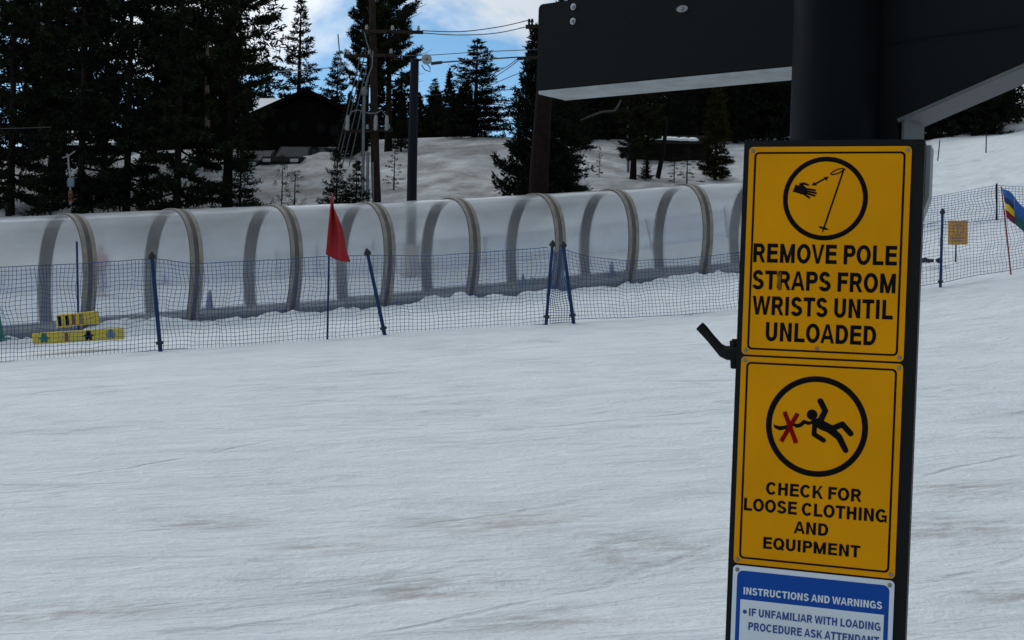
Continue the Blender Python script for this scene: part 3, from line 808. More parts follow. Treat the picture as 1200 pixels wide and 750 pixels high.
def glyphs():
    """bold grotesque capitals, cap height 1, drawn from bars and arcs: {char: (width, left bearing, right bearing, polygons)}"""
    w, h = .262, .200
    def R(x0, y0, x1, y1): return [[(x0, y0), (x1, y0), (x1, y1), (x0, y1)]]
    def arc(cx, cy, rx, ry, a0, a1, wx=w, wy=h):
        n = max(4, int(abs(a1 - a0) / 9)); P = []
        for k in range(n):
            q = []
            for a, o_ in ((k, 0), (k + 1, 0), (k + 1, 1), (k, 1)):
                t = math.radians(a0 + (a1 - a0) * a / n)
                q.append((cx + (rx - wx * o_) * math.cos(t), cy + (ry - wy * o_) * math.sin(t)))
            P.append(q)
        return P
    def Qd(*p): return [list(p)]
    g = {}
    g['I'] = (w, .1, .1, R(0, 0, w, 1))
    g['L'] = (.76, .1, .03, R(0, 0, w, 1) + R(w, 0, .76, h))
    g['E'] = (.80, .1, .05, R(0, 0, w, 1) + R(w, 0, .80, h) + R(w, .43, .75, .43 + h) + R(w, 1 - h, .78, 1))
    g['F'] = (.74, .1, .03, R(0, 0, w, 1) + R(w, .41, .68, .41 + h) + R(w, 1 - h, .74, 1))
    g['H'] = (.85, .1, .1, R(0, 0, w, 1) + R(.85 - w, 0, .85, 1) + R(w, .43, .85 - w, .43 + h))
    g['T'] = (.86, .03, .03, R(0, 1 - h, .86, 1) + R(.43 - w / 2, 0, .43 + w / 2, 1 - h))
    g['N'] = (.86, .1, .1, R(0, 0, w, 1) + R(.86 - w, 0, .86, 1) + Qd((w, 1), (w, .66), (.86 - w, 0), (.86 - w, .34)))
    g['M'] = (1.08, .1, .1, R(0, 0, w, 1) + R(1.08 - w, 0, 1.08, 1) + Qd((w, 1), (w, .50), (.43, 0), (.54, 0), (.54, .34)) + Qd((1.08 - w, 1), (.54, .34), (.54, 0), (.65, 0), (1.08 - w, .50)))
    g['A'] = (.98, .01, .01, Qd((0, 0), (.22, 0), (.49, .80), (.49, 1), (.37, 1)) + Qd((.98, 0), (.61, 1), (.49, 1), (.49, .80), (.76, 0)) + R(.235, .21, .745, .21 + h * .95))
    g['V'] = (.92, .01, .01, Qd((0, 1), (.225, 1), (.46, .23), (.46, 0), (.345, 0)) + Qd((.92, 1), (.575, 0), (.46, 0), (.46, .23), (.695, 1)))
    g['W'] = (1.36, .01, .01, Qd((0, 1), (.235, 1), (.385, .30), (.42, 0), (.255, 0)) + Qd((.42, 0), (.385, .30), (.555, 1), (.68, 1), (.68, .70), (.50, 0)) + Qd((.86, 0), (.68, .70), (.68, 1), (.805, 1), (.975, .30), (.94, 0)) + Qd((1.105, 0), (.94, 0), (.975, .30), (1.125, 1), (1.36, 1)))
    g['K'] = (.93, .1, .01, R(0, 0, w, 1) + Qd((w, .56), (w, .30), (.62, 1), (.88, 1)) + Qd((.34, .50), (.50, .66), (.93, 0), (.67, 0)))
    g['O'] = (1.00, .05, .05, arc(.50, .5, .50, .515, 0, 360))
    g['Q'] = (1.00, .05, .05, arc(.50, .5, .50, .515, 0, 360) + Qd((.52, .26), (.63, .36), (.98, .06), (.87, -.06)))
    g['C'] = (.95, .05, .05, arc(.49, .5, .49, .515, 38, 322))
    g['G'] = (.97, .05, .09, arc(.49, .5, .49, .515, 40, 305) + R(.52, .36, .97, .36 + h * .95) + R(.81, 0, .97, .36) + Qd((.60, .02), (.81, .10), (.81, .28), (.62, .17)))
    g['D'] = (.88, .1, .05, R(0, 0, w, 1) + R(w, 0, .42, h) + R(w, 1 - h, .42, 1) + arc(.42, .5, .46, .5, -90, 90))
    bowl = R(0, 0, w, 1) + R(w, .38, .50, .38 + h) + R(w, 1 - h, .50, 1) + arc(.50, .69, .33, .31, -90, 90)
    g['P'] = (.83, .1, .03, bowl)
    g['R'] = (.90, .1, .03, bowl + Qd((.42, .42), (.62, .42), (.80, .28), (.83, .0), (.90, 0), (.66, 0), (.62, .26), (.56, .38)) if False else bowl + Qd((.40, .42), (.64, .42), (.90, 0), (.655, 0)))
    g['S'] = (.86, .05, .05, arc(.42, .722, .385, .293, 12, 270) + arc(.43, .278, .43, .293, 90, -165))
    g['U'] = (.85, .1, .1, R(0, .36, w, 1) + R(.85 - w, .36, .85, 1) + arc(.425, .36, .425, .375, 180, 360))
    g[' '] = (.34, 0, 0, [])
    return g
GLY = glyphs()
def text(mb, body, u0, u1, v0, v1, n, fat=1.0):
    """lettering fitted to a rectangle on the sign: v0 cap line, v1 base line"""
    x = 0.0; items = []
    for i, ch in enumerate(body):
        wd, lb, rb, P = GLY[ch]
        if i: x += lb
        items.append((x, P)); x += wd + (rb if i < len(body) - 1 else 0)
    for (ox, P) in items:
        for q in P:
            STK[0] += 1e-7
            mb.add([sp(u0 + (ox + px_) / x * (u1 - u0), v1 - py_ * (v1 - v0), n + STK[0]) for px_, py_ in q], [tuple(range(len(q)))])

b = MB(); plate(b, round_rect(-.011, -.013, SW + .023, 1.30, .004, 2), -.045, -.003)
b.build('backing_panel', M['board'], board)
b = MB(); plate(b, [(SW + .010, -.006), (SW + .031, -.008), (SW + .031, .09), (SW + .012, .15)], -.13, -.047)
b.build('rear_case', M['case_grey'], board)
for (v0, v1) in ((.05, .08), (.62, .65)):
    b = MB(); b.box(sp(SW / 2, (v0 + v1) / 2, -.065), (.10, .04, .03), Matrix((SU, SN, SV)).transposed()); b.build('mounting_bracket', M['black_paint'], board)

def screws(par, v0, v1, du=.014, dv=.014):
    for u in (du, SW - du):
        for v in (v0 + dv, v1 - dv):
            b = MB(); b.lathe(sp(u, v, .0015), [(.0042, 0), (.0040, .0012), (.0025, .002)], 12, SN)
            b.build('screw', M['screw'], par, True)
def yellow_panel(v0, label):
    b = MB(); plate(b, round_rect(0, v0, SW, v0 + SH, .008), -.0015, .0015)
    pn = b.build('sign_panel', M['yellow'], board); pn['label'] = label
    b = MB()
    i0, i1 = .0105, .0150
    band(b, round_rect(i0, v0 + .010, SW - i0, v0 + SH - .010, .009), round_rect(i1 - .0005, v0 + .0137, SW - i1 + .0005, v0 + SH - .0137, .006), .0018)
    b.build('border', M['ink'], pn)
    screws(pn, v0, v0 + SH, .0075, .0075)
    return pn
# upper yellow panel
p1 = yellow_panel(0, 'upper yellow sign panel with a hand and ski pole in a ring')
tb = MB(); n_ = .0019
for (s, u0, u1, v0, v1) in (('REMOVE POLE', .052, .938, .4635, .5545), ('STRAPS FROM', .052, .936, .593, .684), ('WRISTS UNTIL', .059, .926, .716, .806), ('UNLOADED', .150, .832, .840, .930)):
    text(tb, s, u0 * SW, u1 * SW, v0 * SH, v1 * SH, n_)
tb.build('lettering', M['ink'], p1)
b = MB(); flat(b, [(u * SW, v * SH) for u, v in ((.205, .600), (.222, .592), (.236, .604), (.232, .640), (.240, .676), (.224, .690), (.207, .672), (.212, .636))], n_ + 2e-4)
b.build('scuff_mark', M['scuff'], p1)
b = MB(); cu_, cv_, R_ = .488 * SW, .246 * SH, .262 * SW
disc_ring(b, cu_, cv_, R_ * .885, R_, n_)
def c1(x, y): return (cu_ + (x - 452) / 322 * R_, cv_ + (y - 375) / 322 * R_)
k_ = R_ / 322
stroke(b, [c1(585, 152), c1(450, 610)], 13 * k_, n_)
stroke(b, [c1(450, 605), c1(443, 632)], 9 * k_, n_)
flat(b, [c1(*q) for q in ((406, 590), (425, 588), (462, 596), (491, 612), (470, 618), (432, 608))], n_ + 1e-5)
stroke(b, [c1(*q) for q in ((594, 150), (570, 144), (540, 150), (508, 166), (486, 184), (498, 191), (530, 186), (562, 172), (582, 156))], 9 * k_, n_)
stroke(b, [c1(372, 264), c1(452, 218)], 13 * k_, n_)
flat(b, [c1(*q) for q in ((346, 276), (364, 246), (388, 274))], n_ + 2e-5)
flat(b, [c1(*q) for q in ((474, 206), (436, 210), (458, 240))], n_ + 2e-5)
flat(b, [c1(*q) for q in ((204, 324), (222, 268), (246, 276), (268, 262), (306, 292), (312, 330), (296, 350), (228, 330))], n_ + 1e-5)
stroke(b, [c1(262, 266), c1(288, 260), c1(322, 272)], [22 * k_, 20 * k_, 12 * k_], n_ + 2e-5)
for q0, q1 in (((300, 300), (374, 312)), ((300, 317), (382, 334)), ((298, 332), (372, 354)), ((290, 340), (334, 370))):
    stroke(b, [c1(*q0), c1(*q1)], 15 * k_, n_ + 3e-5)
b.build('pictogram', M['ink'], p1)
b = MB(); b.lathe(sp(.475 * SW, .957 * SH, .0015), [(.0038, 0), (.0038, .0014), (.002, .002)], 12, SN)
b.build('rivet', M['pad_brown'], p1, True)
# lower yellow panel
V2 = SH + SG
p2 = yellow_panel(V2, 'lower yellow sign panel with a falling figure in a ring')
tb = MB()
for (s, u0, u1, v0, v1) in (('CHECK FOR', .19, .782, .592, .660), ('LOOSE CLOTHING', .054, .938, .677, .746), ('AND', .375, .588, .768, .834), ('EQUIPMENT', .186, .788, .857, .921)):
    vm = (v0 + v1) / 2; v0, v1 = vm + (v0 - vm) * .88, vm + (v1 - vm) * .88
    text(tb, s, u0 * SW, u1 * SW, V2 + v0 * SH, V2 + v1 * SH, n_)
tb.build('lettering', M['ink'], p2)
b = MB(); cu_, cv_, R_ = .490 * SW, V2 + .316 * SH, .316 * SW
k_ = R_ / 322
disc_ring(b, cu_, cv_, R_ * .885, R_, n_)
def c2(x, y): return (cu_ + (x - 418) / 322 * R_, cv_ + (y - 382) / 322 * R_)
dot(b, *c2(388, 308), 34 * k_, n_)
stroke(b, [c2(437, 218), c2(470, 278), c2(440, 345)], [38 * k_, 36 * k_, 40 * k_], n_)
stroke(b, [c2(408, 350), c2(455, 372), c2(520, 396)], [46 * k_, 62 * k_, 52 * k_], n_)
stroke(b, [c2(407, 360), c2(405, 432), c2(466, 466)], 31 * k_, n_)
stroke(b, [c2(505, 395), c2(580, 357), c2(633, 412)], 37 * k_, n_)
stroke(b, [c2(505, 395), c2(562, 440), c2(606, 520)], [52 * k_, 42 * k_, 36 * k_], n_)
stroke(b, [c2(*q) for q in ((395, 356), (366, 364), (340, 356), (318, 378), (296, 386), (276, 380))], [20 * k_, 22 * k_, 24 * k_, 26 * k_, 24 * k_, 20 * k_], n_)
stroke(b, [c2(*q) for q in ((240, 392), (214, 402), (188, 408), (164, 402), (152, 394))], [22 * k_, 24 * k_, 26 * k_, 22 * k_, 14 * k_], n_)
b.build('pictogram', M['ink'], p2)
b = MB()
stroke(b, [c2(212, 300), c2(294, 496)], 28 * k_, n_ + 2e-4, False); stroke(b, [c2(297, 306), c2(198, 492)], 28 * k_, n_ + 2e-4, False)
b.build('red_cross', M['red_ink'], p2)
# blue and white panel
V3 = V2 + SH + .004
b = MB(); plate(b, round_rect(0, V3, SW, V3 + SH, .008), -.0015, .0015)
p3 = b.build('sign_panel', M['sign_white'], board); p3['label'] = 'blue and white instruction panel below the yellow ones'
b = MB()
fr_o = round_rect(.0085, V3 + .0095, SW - .0085, V3 + SH - .009, .012)
flat(b, fr_o, .0017); b.build('blue_field', M['blue'], p3)
b = MB(); plate(b, [(.0168, V3 + .0655), (SW - .0168, V3 + .0655), (SW - .0168, V3 + SH - .018), (.0168, V3 + SH - .018)], .0018, .0019)
b.build('white_field', M['sign_white'], p3)
b = MB(); text(b, 'INSTRUCTIONS AND WARNINGS', .073 * SW, .932 * SW, V3 + .135 * SW, V3 + .181 * SW, .0020)
b.build('heading', M['sign_white'], p3)
b = MB()
text(b, 'IF UNFAMILIAR WITH LOADING', .113 * SW, .927 * SW, V3 + .266 * SW, V3 + .316 * SW, .0022)
text(b, 'PROCEDURE ASK ATTENDANT', .112 * SW, .922 * SW, V3 + .355 * SW, V3 + .406 * SW, .0022)
dot(b, .086 * SW, V3 + .292 * SW, .013 * SW, .0022)
b.build('lettering', M['blue_ink'], p3)
screws(p3, V3, V3 + SH, .0085, .0085)
# black rubber stub clamped to the board's left edge
def stubp(px, py):
    v = at(px, py, 2.7); o_ = Vector((0, 0, EYE)); dv = (v - o_).normalized()
    return o_ + dv * ((sp(0, 0, -.03) - o_).dot(SN) / dv.dot(SN))
b = MB()
b.tube([stubp(*q) for q in ((820, 382), (824, 386), (833, 396.5), (842, 407), (847, 411.5), (853, 413.5), (866, 414))],
       [.0098, .0100, .0092, .0098, .0125, .0145, .0145], 16)
b.build('handle', M['rubber'], board, True)
b = MB()
b.tube([stubp(860, 399), stubp(861, 430)], [.0085, .0085], 12); b.tube([stubp(858, 401), stubp(868, 401)], .007, 10); b.tube([stubp(857, 428), stubp(868, 429)], .007, 10)
b.build('clamp', M['rubber'], board, True)

# ------------------------------------------------------------------ nets
def lerp_line(pts, x):
    for (x0, y0), (x1, y1) in zip(pts[:-1], pts[1:]):
        if x <= x1: return y0 + (y1 - y0) * (x - x0) / (x1 - x0)
    return pts[-1][1]
def net(name, top, bot, dfun, label, group, ncol, nrow, w, material, seed, rope=.014, wav=.032):
    rng = random.Random(seed)
    G = []
    x0, x1 = top[0][0], top[-1][0]
    for c in range(ncol + 1):
        fx = c / ncol
        xt = x0 + (x1 - x0) * fx; xb = bot[0][0] + (bot[-1][0] - bot[0][0]) * fx
        pt = at(xt, lerp_line(top, xt), dfun(xt)); pb = at(xb, lerp_line(bot, xb), dfun(xb))
        colm = []
        for r in range(nrow + 1):
            f = r / nrow
            p = pt.lerp(pb, f)
            env = math.sin(math.pi * min(1, f * 1.0)) 
            n1 = mnoise.noise((xt * .035 + seed, f * 2.5, seed * 1.3)); n2 = mnoise.noise((xt * .035 + seed, f * 2.5, seed * 1.3 + 40))
            n3 = mnoise.noise((xt * .12 + seed, f * 5, seed + 9))
            s = wav * (0.4 + env)
            p = p + Vector((n1 * s * 1.6 + n3 * s * .5, n2 * s * 4, (n2 * .9 + n3 * .5) * s))
            colm.append(p)
        G.append(colm)
    VS, FS = [], []
    def seg(p, q, r):
        d_ = q - p
        if d_.length < 1e-6: return
        d_ = d_.normalized(); a_ = d_.orthogonal().normalized(); b_ = d_.cross(a_)
        k = len(VS)
        for P in (p, q):
            for th_ in (0, 2.094, 4.189): VS.append(P + (a_ * math.cos(th_) + b_ * math.sin(th_)) * r)
        FS.extend([(k, k + 1, k + 4, k + 3), (k + 1, k + 2, k + 5, k + 4), (k + 2, k, k + 3, k + 5)])
    for c in range(ncol + 1):
        for r in range(nrow + 1):
            if c < ncol: seg(G[c][r], G[c + 1][r], rope / 2 if r in (0, nrow) else w / 2)
            if r < nrow: seg(G[c][r], G[c][r + 1], w / 2)
    o = np_mesh(name, [tuple(v) for v in VS], FS, material)
    return setp(o, label, 'safety net', group)
nd_near = lambda x: float(np.interp(x, [-60, 0, 182, 384, 441, 641, 668, 865, 1103, 1185, 1300], [20.6, 21, 21.8, 23, 23.5, 25.3, 25.6, 27.5, 28.5, 29, 30]))
NETG = 'blue safety nets around the lift tunnel'
net('safety_net', [(-60, 317), (0, 313), (90, 309), (182, 303), (228, 309), (330, 304), (384, 300), (441, 299), (500, 300), (560, 296), (641, 290)],
    [(-60, 430), (0, 424), (100, 418), (182, 410), (300, 406), (384, 399), (441, 393), (560, 386), (641, 380)], nd_near,
    'long blue mesh net in front of the tunnel, left of the paired poles', NETG, 148, 22, .0082, M['net'], 3)
net('safety_net', [(645, 291), (652, 296), (661, 289)], [(641, 379), (655, 378), (670, 377)], lambda x: 25.5,
    'short bunched blue net folded between the two leaning paired poles', NETG, 9, 30, .012, M['net'], 8, wav=.07)
net('safety_net', [(662, 292), (690, 301), (740, 306), (800, 303), (865, 296), (960, 284), (1040, 272), (1103, 259)],
    [(670, 374), (700, 373), (760, 371), (800, 369), (865, 363), (960, 351), (1040, 341), (1103, 331)], nd_near,
    'blue mesh net running from the paired poles behind the yellow signs', NETG, 104, 18, .0082, M['net'], 12)
net('safety_net', [(1104, 259), (1125, 261), (1168, 257), (1182, 256), (1230, 250)],
    [(1104, 331), (1130, 325), (1160, 320), (1186, 316), (1232, 308)], nd_near,
    'blue mesh net right of the signs, in front of the small orange board', NETG, 31, 18, .0082, M['net'], 17)
nd_far = lambda x: float(np.interp(x, [-60, 482, 760, 845, 1168, 1300], [38, 38, 38.6, 39.5, 36.8, 36]))
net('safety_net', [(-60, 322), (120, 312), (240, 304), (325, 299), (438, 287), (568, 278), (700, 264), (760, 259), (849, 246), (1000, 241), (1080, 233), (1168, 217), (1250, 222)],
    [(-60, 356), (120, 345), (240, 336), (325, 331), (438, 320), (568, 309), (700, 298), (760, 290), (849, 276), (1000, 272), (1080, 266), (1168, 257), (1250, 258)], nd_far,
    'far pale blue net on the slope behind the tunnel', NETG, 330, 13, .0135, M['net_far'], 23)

# poles of the nets
def slim_pole(name, top, bot, d_, r, m, label, group, knob=None, dt=0.0, cat='pole'):
    pt = at(*top, d_ + dt); pb = at(*bot, d_)
    e = empty(name, pb, label, cat, group)
    ax = (pt - pb).normalized()
    b = MB(); b.tube([pb - ax * .14, pb, pt], [r, r, r * .9], 10); b.build('shaft', m, e, True)
    if knob:
        b = MB(); b.lathe(pt, [(r * 1.3, -.05), (r * 1.9, -.03), (r * 1.9, .0), (r * .5, .07)], 10, ax); b.build('cap', M['pole_black'], e, True)
        b = MB(); b.tube([pb + ax * .10, pb + ax * .15], r * 1.8, 10); b.build('clip', M['pole_black'], e, True)
    return e
NP_G = 'poles holding the near safety net'
slim_pole('net_pole', (90, 283), (92, 384), 23.2, .020, M['pole_blue'], 'plain blue net pole rising from behind the yellow blocks', NP_G)
slim_pole('net_pole', (178, 300), (188, 411), 21.7, .034, M['pole_blue'], 'blue net pole with black cap right of the yellow blocks', NP_G, True)
slim_pole('net_pole', (430.5, 296), (451, 393), 23.4, .034, M['pole_blue'], 'leaning blue net pole right of the red flag', NP_G, True)
slim_pole('net_pole', (647.5, 286), (640, 379), 25.25, .032, M['pole_blue'], 'left pole of the crossed pair around the bunched net', NP_G, True)
slim_pole('net_pole', (660, 287), (672, 377), 25.55, .036, M['pole_blue'], 'right pole of the crossed pair around the bunched net', NP_G, True)
slim_pole('net_pole', (1104.5, 248), (1102, 337), 28.4, .030, M['pole_blue'], 'dark blue net pole just left of the small orange board', NP_G, True)
FP_G = 'thin poles holding the far net'
for (t, bt, lab) in (((122, 309), (123, 350), 'thin far net pole behind the tunnel near the pink skier'), ((324, 293), (327, 341), 'thin far net pole behind the tunnel left of the red flag'),
                     ((371, 286), (372, 320), 'thin far net pole beside the red flag behind the tunnel'), ((438, 282), (438, 325), 'thin far net pole behind the tunnel above the leaning blue pole'),
                     ((568, 278), (569, 312), 'thin far net pole seen through the middle of the tunnel'), ((757, 257), (765, 295), 'leaning thin far net pole seen through the right of the tunnel'),
                     ((849, 243), (853, 279), 'thin far net pole closest to the left edge of the signs'), ((1168, 215), (1168, 262), 'thin dark pole standing up slope beside the striped flag')):
    slim_pole('net_pole', t, bt, nd_far(t[0]) - .02, .027, M['pole_blue'] if t[0] < 1100 else M['steel_dark'], lab, FP_G)
SP_G = 'marker poles high on the right slope'
slim_pole('marker_pole', (1101.5, 163.5), (1099, 187), 50, .020, M['steel_dark'], 'thin leaning marker pole on the slope just right of the board top', SP_G)
slim_pole('marker_pole', (1156, 154), (1155.5, 177), 51, .022, M['steel_dark'], 'thin upright marker pole on the slope below the sapling', SP_G)

# flags
def cloth(name, outline_fn, m, parent, nu=24, nv=16, thick=.004):
    vs, fs = [], []
    for j in range(nv + 1):
        for i in range(nu + 1): vs.append(outline_fn(i / nu, j / nv))
    for j in range(nv):
        for i in range(nu): fs.append((j * (nu + 1) + i, j * (nu + 1) + i + 1, (j + 1) * (nu + 1) + i + 1, (j + 1) * (nu + 1) + i))
    b = MB(); b.add(vs, fs)
    o = b.build(name, m, parent, True)
    md = o.modifiers.new('solid', 'SOLIDIFY'); md.thickness = thick
    return o
dfl = 23.05
fb = at(384, 399, dfl)
e = empty('red_flag', fb, 'red triangular flag on a thin blue pole in front of the tunnel', 'flag')
b = MB(); b.tube([at(383.5, 405, dfl), at(385.5, 300, dfl), at(390, 226, dfl)], [.018, .017, .013], 10); b.build('shaft', M['pole_blue'], e, True)
TL, BL, TR = at(389, 226, dfl - .03), at(382, 298, dfl - .03), at(411, 307, dfl - .12)
def redf(i, j):
    # hangs from the shaft: j runs down the shaft, i out to the free tip
    tip = TL.lerp(TR, j)
    p = TL.lerp(BL, j).lerp(tip, i)
    p = p + Vector((0, 0, -.035 * math.sin(i * math.pi) * j))
    return p + Vector((.02 * math.sin(j * 9 + i * 3) * i, -.11 * math.sin(i * 7.5 + j * 2.8) * (i * .8 + .15) - .02, 0))
cloth('cloth', redf, M['flag_red'], e)
# striped flag
ds_ = 29.3
e = empty('striped_flag', at(1185, 327, ds_), 'flag striped blue, yellow and red on a thin red pole by the net', 'flag')
b = MB(); b.tube([at(1186, 334, ds_), at(1178, 258, ds_), at(1173, 218, ds_)], [.018, .017, .012], 8); b.build('shaft', M['pole_red'], e, True)
HT, HB_ = at(1174, 221, ds_ - .03), at(1178, 255, ds_ - .03)
FT, FB_ = at(1203, 243, ds_ - .1), at(1204, 276, ds_ - .1)
stripes = [(0, .30, 'flag_blue'), (.30, .50, 'flag_navy'), (.50, .74, 'flag_yellow'), (.74, 1, 'flag_red')]
for (j0, j1, mk) in stripes:
    def fn(i, j, j0=j0, j1=j1):
        jj = j0 + (j1 - j0) * j
        i2 = i * .52
        p = HT.lerp(HB_, jj).lerp(FT.lerp(FB_, jj), i2)
        return p + Vector((0, -.08 * math.sin(i2 * 7 + jj * 2), .05 * math.sin(i2 * 3.1)))
    cloth('stripe', fn, M[mk], e, 12, 6)
for (j0, j1, mk) in [(0, .62, 'flag_blue'), (.62, 1, 'flag_green')]:
    def fn(i, j, j0=j0, j1=j1):
        jj = j0 + (j1 - j0) * j
        i2 = .5 + i * .62
        p = HT.lerp(HB_, jj).lerp(FT.lerp(FB_, jj), i2)
        return p + Vector((0, -.08 * math.sin(i2 * 7 + jj * 2) - .03, .05 * math.sin(i2 * 3.1) - .10 * (i + .15)))
    cloth('stripe', fn, M[mk], e, 12, 8)

# yellow blocks
def block(px0, py0, px1, py1, py2, d_, label, marks):
    """px0..px1 across, py0 top at left, py1 top at right, py2 bottom at left"""
    A = at(px0, py2, d_); B = at(px1, py2 - (py0 - py1), d_ + .25); T = at(px0, py0, d_)
    ux = (B - A); w = ux.length; ux.normalize(); h = T.z - A.z
    nrm = ux.cross(Vector((0, 0, 1))).normalized(); nrm = -nrm if nrm.y > 0 else nrm
    uz = nrm.cross(ux); uz = -uz if uz.z < 0 else uz
    R = Matrix((ux, -nrm, uz)).transposed()
    e = empty('padded_block', A + ux * w / 2, label, 'padding', 'yellow padded blocks by the net')
    b = MB(); b.box(A + ux * w / 2 + uz * h / 2 - nrm * .10, (w, .20, h), R, .02); b.build('pad', M['pad_yellow'], e)
    for (f, kind, mk) in marks:
        b = MB()
        c = A + ux * (w * f) + nrm * .002
        def q(x, z, o=0.0): return c + ux * x + uz * (h * z) + nrm * o
        if kind == 'figure':
            def disc(x, z, r, o): b.add([q(x + r * math.cos(k * .524), z + r * math.sin(k * .524) / h, o) for k in range(12)], [tuple(range(12))])
            disc(0, .74, .042, .003)
            b.add([q(-.055, .12, .001), q(-.01, .12, .001), q(0, .3, .001), q(.01, .12, .001), q(.055, .12, .001), q(.05, .6, .001), q(-.05, .6, .001)], [tuple(range(7))])
            b.add([q(-.10, .45, .002), q(-.05, .42, .002), q(.05, .42, .002), q(.10, .45, .002), q(.05, .62, .002), q(-.05, .62, .002)], [tuple(range(6))])
        else:
            b.add([q(-.028, .1), q(.028, .1), q(.028, .88), q(-.028, .88)], [(0, 1, 2, 3)])
        b.build('printed_figure' if kind == 'figure' else 'printed_bar', M[mk], e)
block(38, 390.5, 145, 384, 404, 22.25, 'longer lower yellow padded block lying on the snow behind the net', [(.13, 'figure', 'cone_green'), (.375, 'bar', 'hydrant_red'), (.615, 'figure', 'ink'), (.86, 'figure', 'hydrant_blue')])
block(67.5, 369, 117, 364, 384, 22.8, 'shorter upper yellow padded block resting above the longer one', [(.06, 'bar', 'ink'), (.24, 'bar', 'ink'), (.39, 'bar', 'hydrant_red'), (.57, 'bar', 'pad_brown'), (.8, 'bar', 'pad_yellow')])

# cones
def cone(px, py, d_, h, m, label):
    p = at(px, py, d_)
    e = empty('marker_cone', p, label, 'cone', 'small slalom cones along the tunnel')
    b = MB(); b.box(p + Vector((0, 0, .012)), (h * .72, h * .72, .03), None, .008); b.build('base', m, e)
    b = MB(); b.lathe(p, [(h * .27, .026), (h * .22, h * .12), (h * .06, h * .96), (h * .045, h)], 20); b.build('body', m, e, True)
gzz = lambda px, py, d_: d_
cone(245, 362, 31.2, .43, M['cone_blue'], 'blue cone inside the left part of the tunnel')
cone(193, 332, 38.2, .30, M['cone_blue'], 'small blue cone beyond the tunnel by the blue capped pole')
cone(612, 342, 34.6, .46, M['cone_blue'], 'blue cone beside a green one in the tunnel middle')
cone(622.5, 343, 35.2, .42, M['cone_green'], 'green cone beside a blue one in the tunnel middle')
cone(716, 322, 36.6, .36, M['cone_blue'], 'blue cone in the right part of the tunnel past the paired poles')
cone(-3, 397, 26.0, .52, M['cone_green'], 'green cone cut off by the left edge of the photo')

# small orange board on a stick
p = at(1120, 304, 31.8)
e = empty('warning_board', p, 'small orange board on a stick beyond the right net', 'sign')
b = MB(); b.tube([p + Vector((0, 0, -.3)), at(1121, 260, 31.8)], .018, 8); b.build('stick', M['wood_pole'], e)
c = at(1122.5, 272.5, 31.75)
b = MB(); b.box(c, (.46, .025, .56), Matrix.Rotation(-.03, 3, 'Y'), .012); b.build('panel', M['orange_board'], e)
b = MB()
yy = c.y - .0145
def oq(x, z, o=0): return Vector((c.x + x, yy - o, c.z + z))
rr = [(.13 * math.cos(k * math.pi / 16), .13 * math.sin(k * math.pi / 16)) for k in range(32)]
b.add([oq(x, z + .07) for x, z in rr] + [oq(x * .85, z * .85 + .07) for x, z in rr], [(k, (k + 1) % 32, 32 + (k + 1) % 32, 32 + k) for k in range(32)])
b.add([oq(-.012, -.03, .001), oq(.012, -.03, .001), oq(.012, .15, .001), oq(-.012, .15, .001)], [(0, 1, 2, 3)])
b.add([oq(-.055, .105, .002), oq(0, .165, .002), oq(.055, .105, .002), oq(0, .13, .002)], [(0, 1, 2, 3)])
b.build('pictogram', M['pad_brown'], e)
for z, w in ((-.135, .30), (-.20, .22)):
    b = MB(); b.add([oq(-w / 2, z), oq(w / 2, z), oq(w / 2, z + .028), oq(-w / 2, z + .028)], [(0, 1, 2, 3)])
    b.build('printed_line', M['pad_brown'], e)
# bare earth showing through the snow beside it
rk = random.Random(4)
b = MB()
for k in range(14):
    p = at(1080 + rk.random() * 24, 305 + rk.uniform(-1.2, 1.2), 31.3 + rk.uniform(-.2, .2))
    s = rk.uniform(.03, .07)
    b.lathe(p, [(s * .9, -.05), (s, .0), (s * .7, s * .5), (s * .2, s * .7)], 7)
setp(b.build('dark_stones', M['rock']), 'patch of dark stones in the snow behind the right net', 'stones')

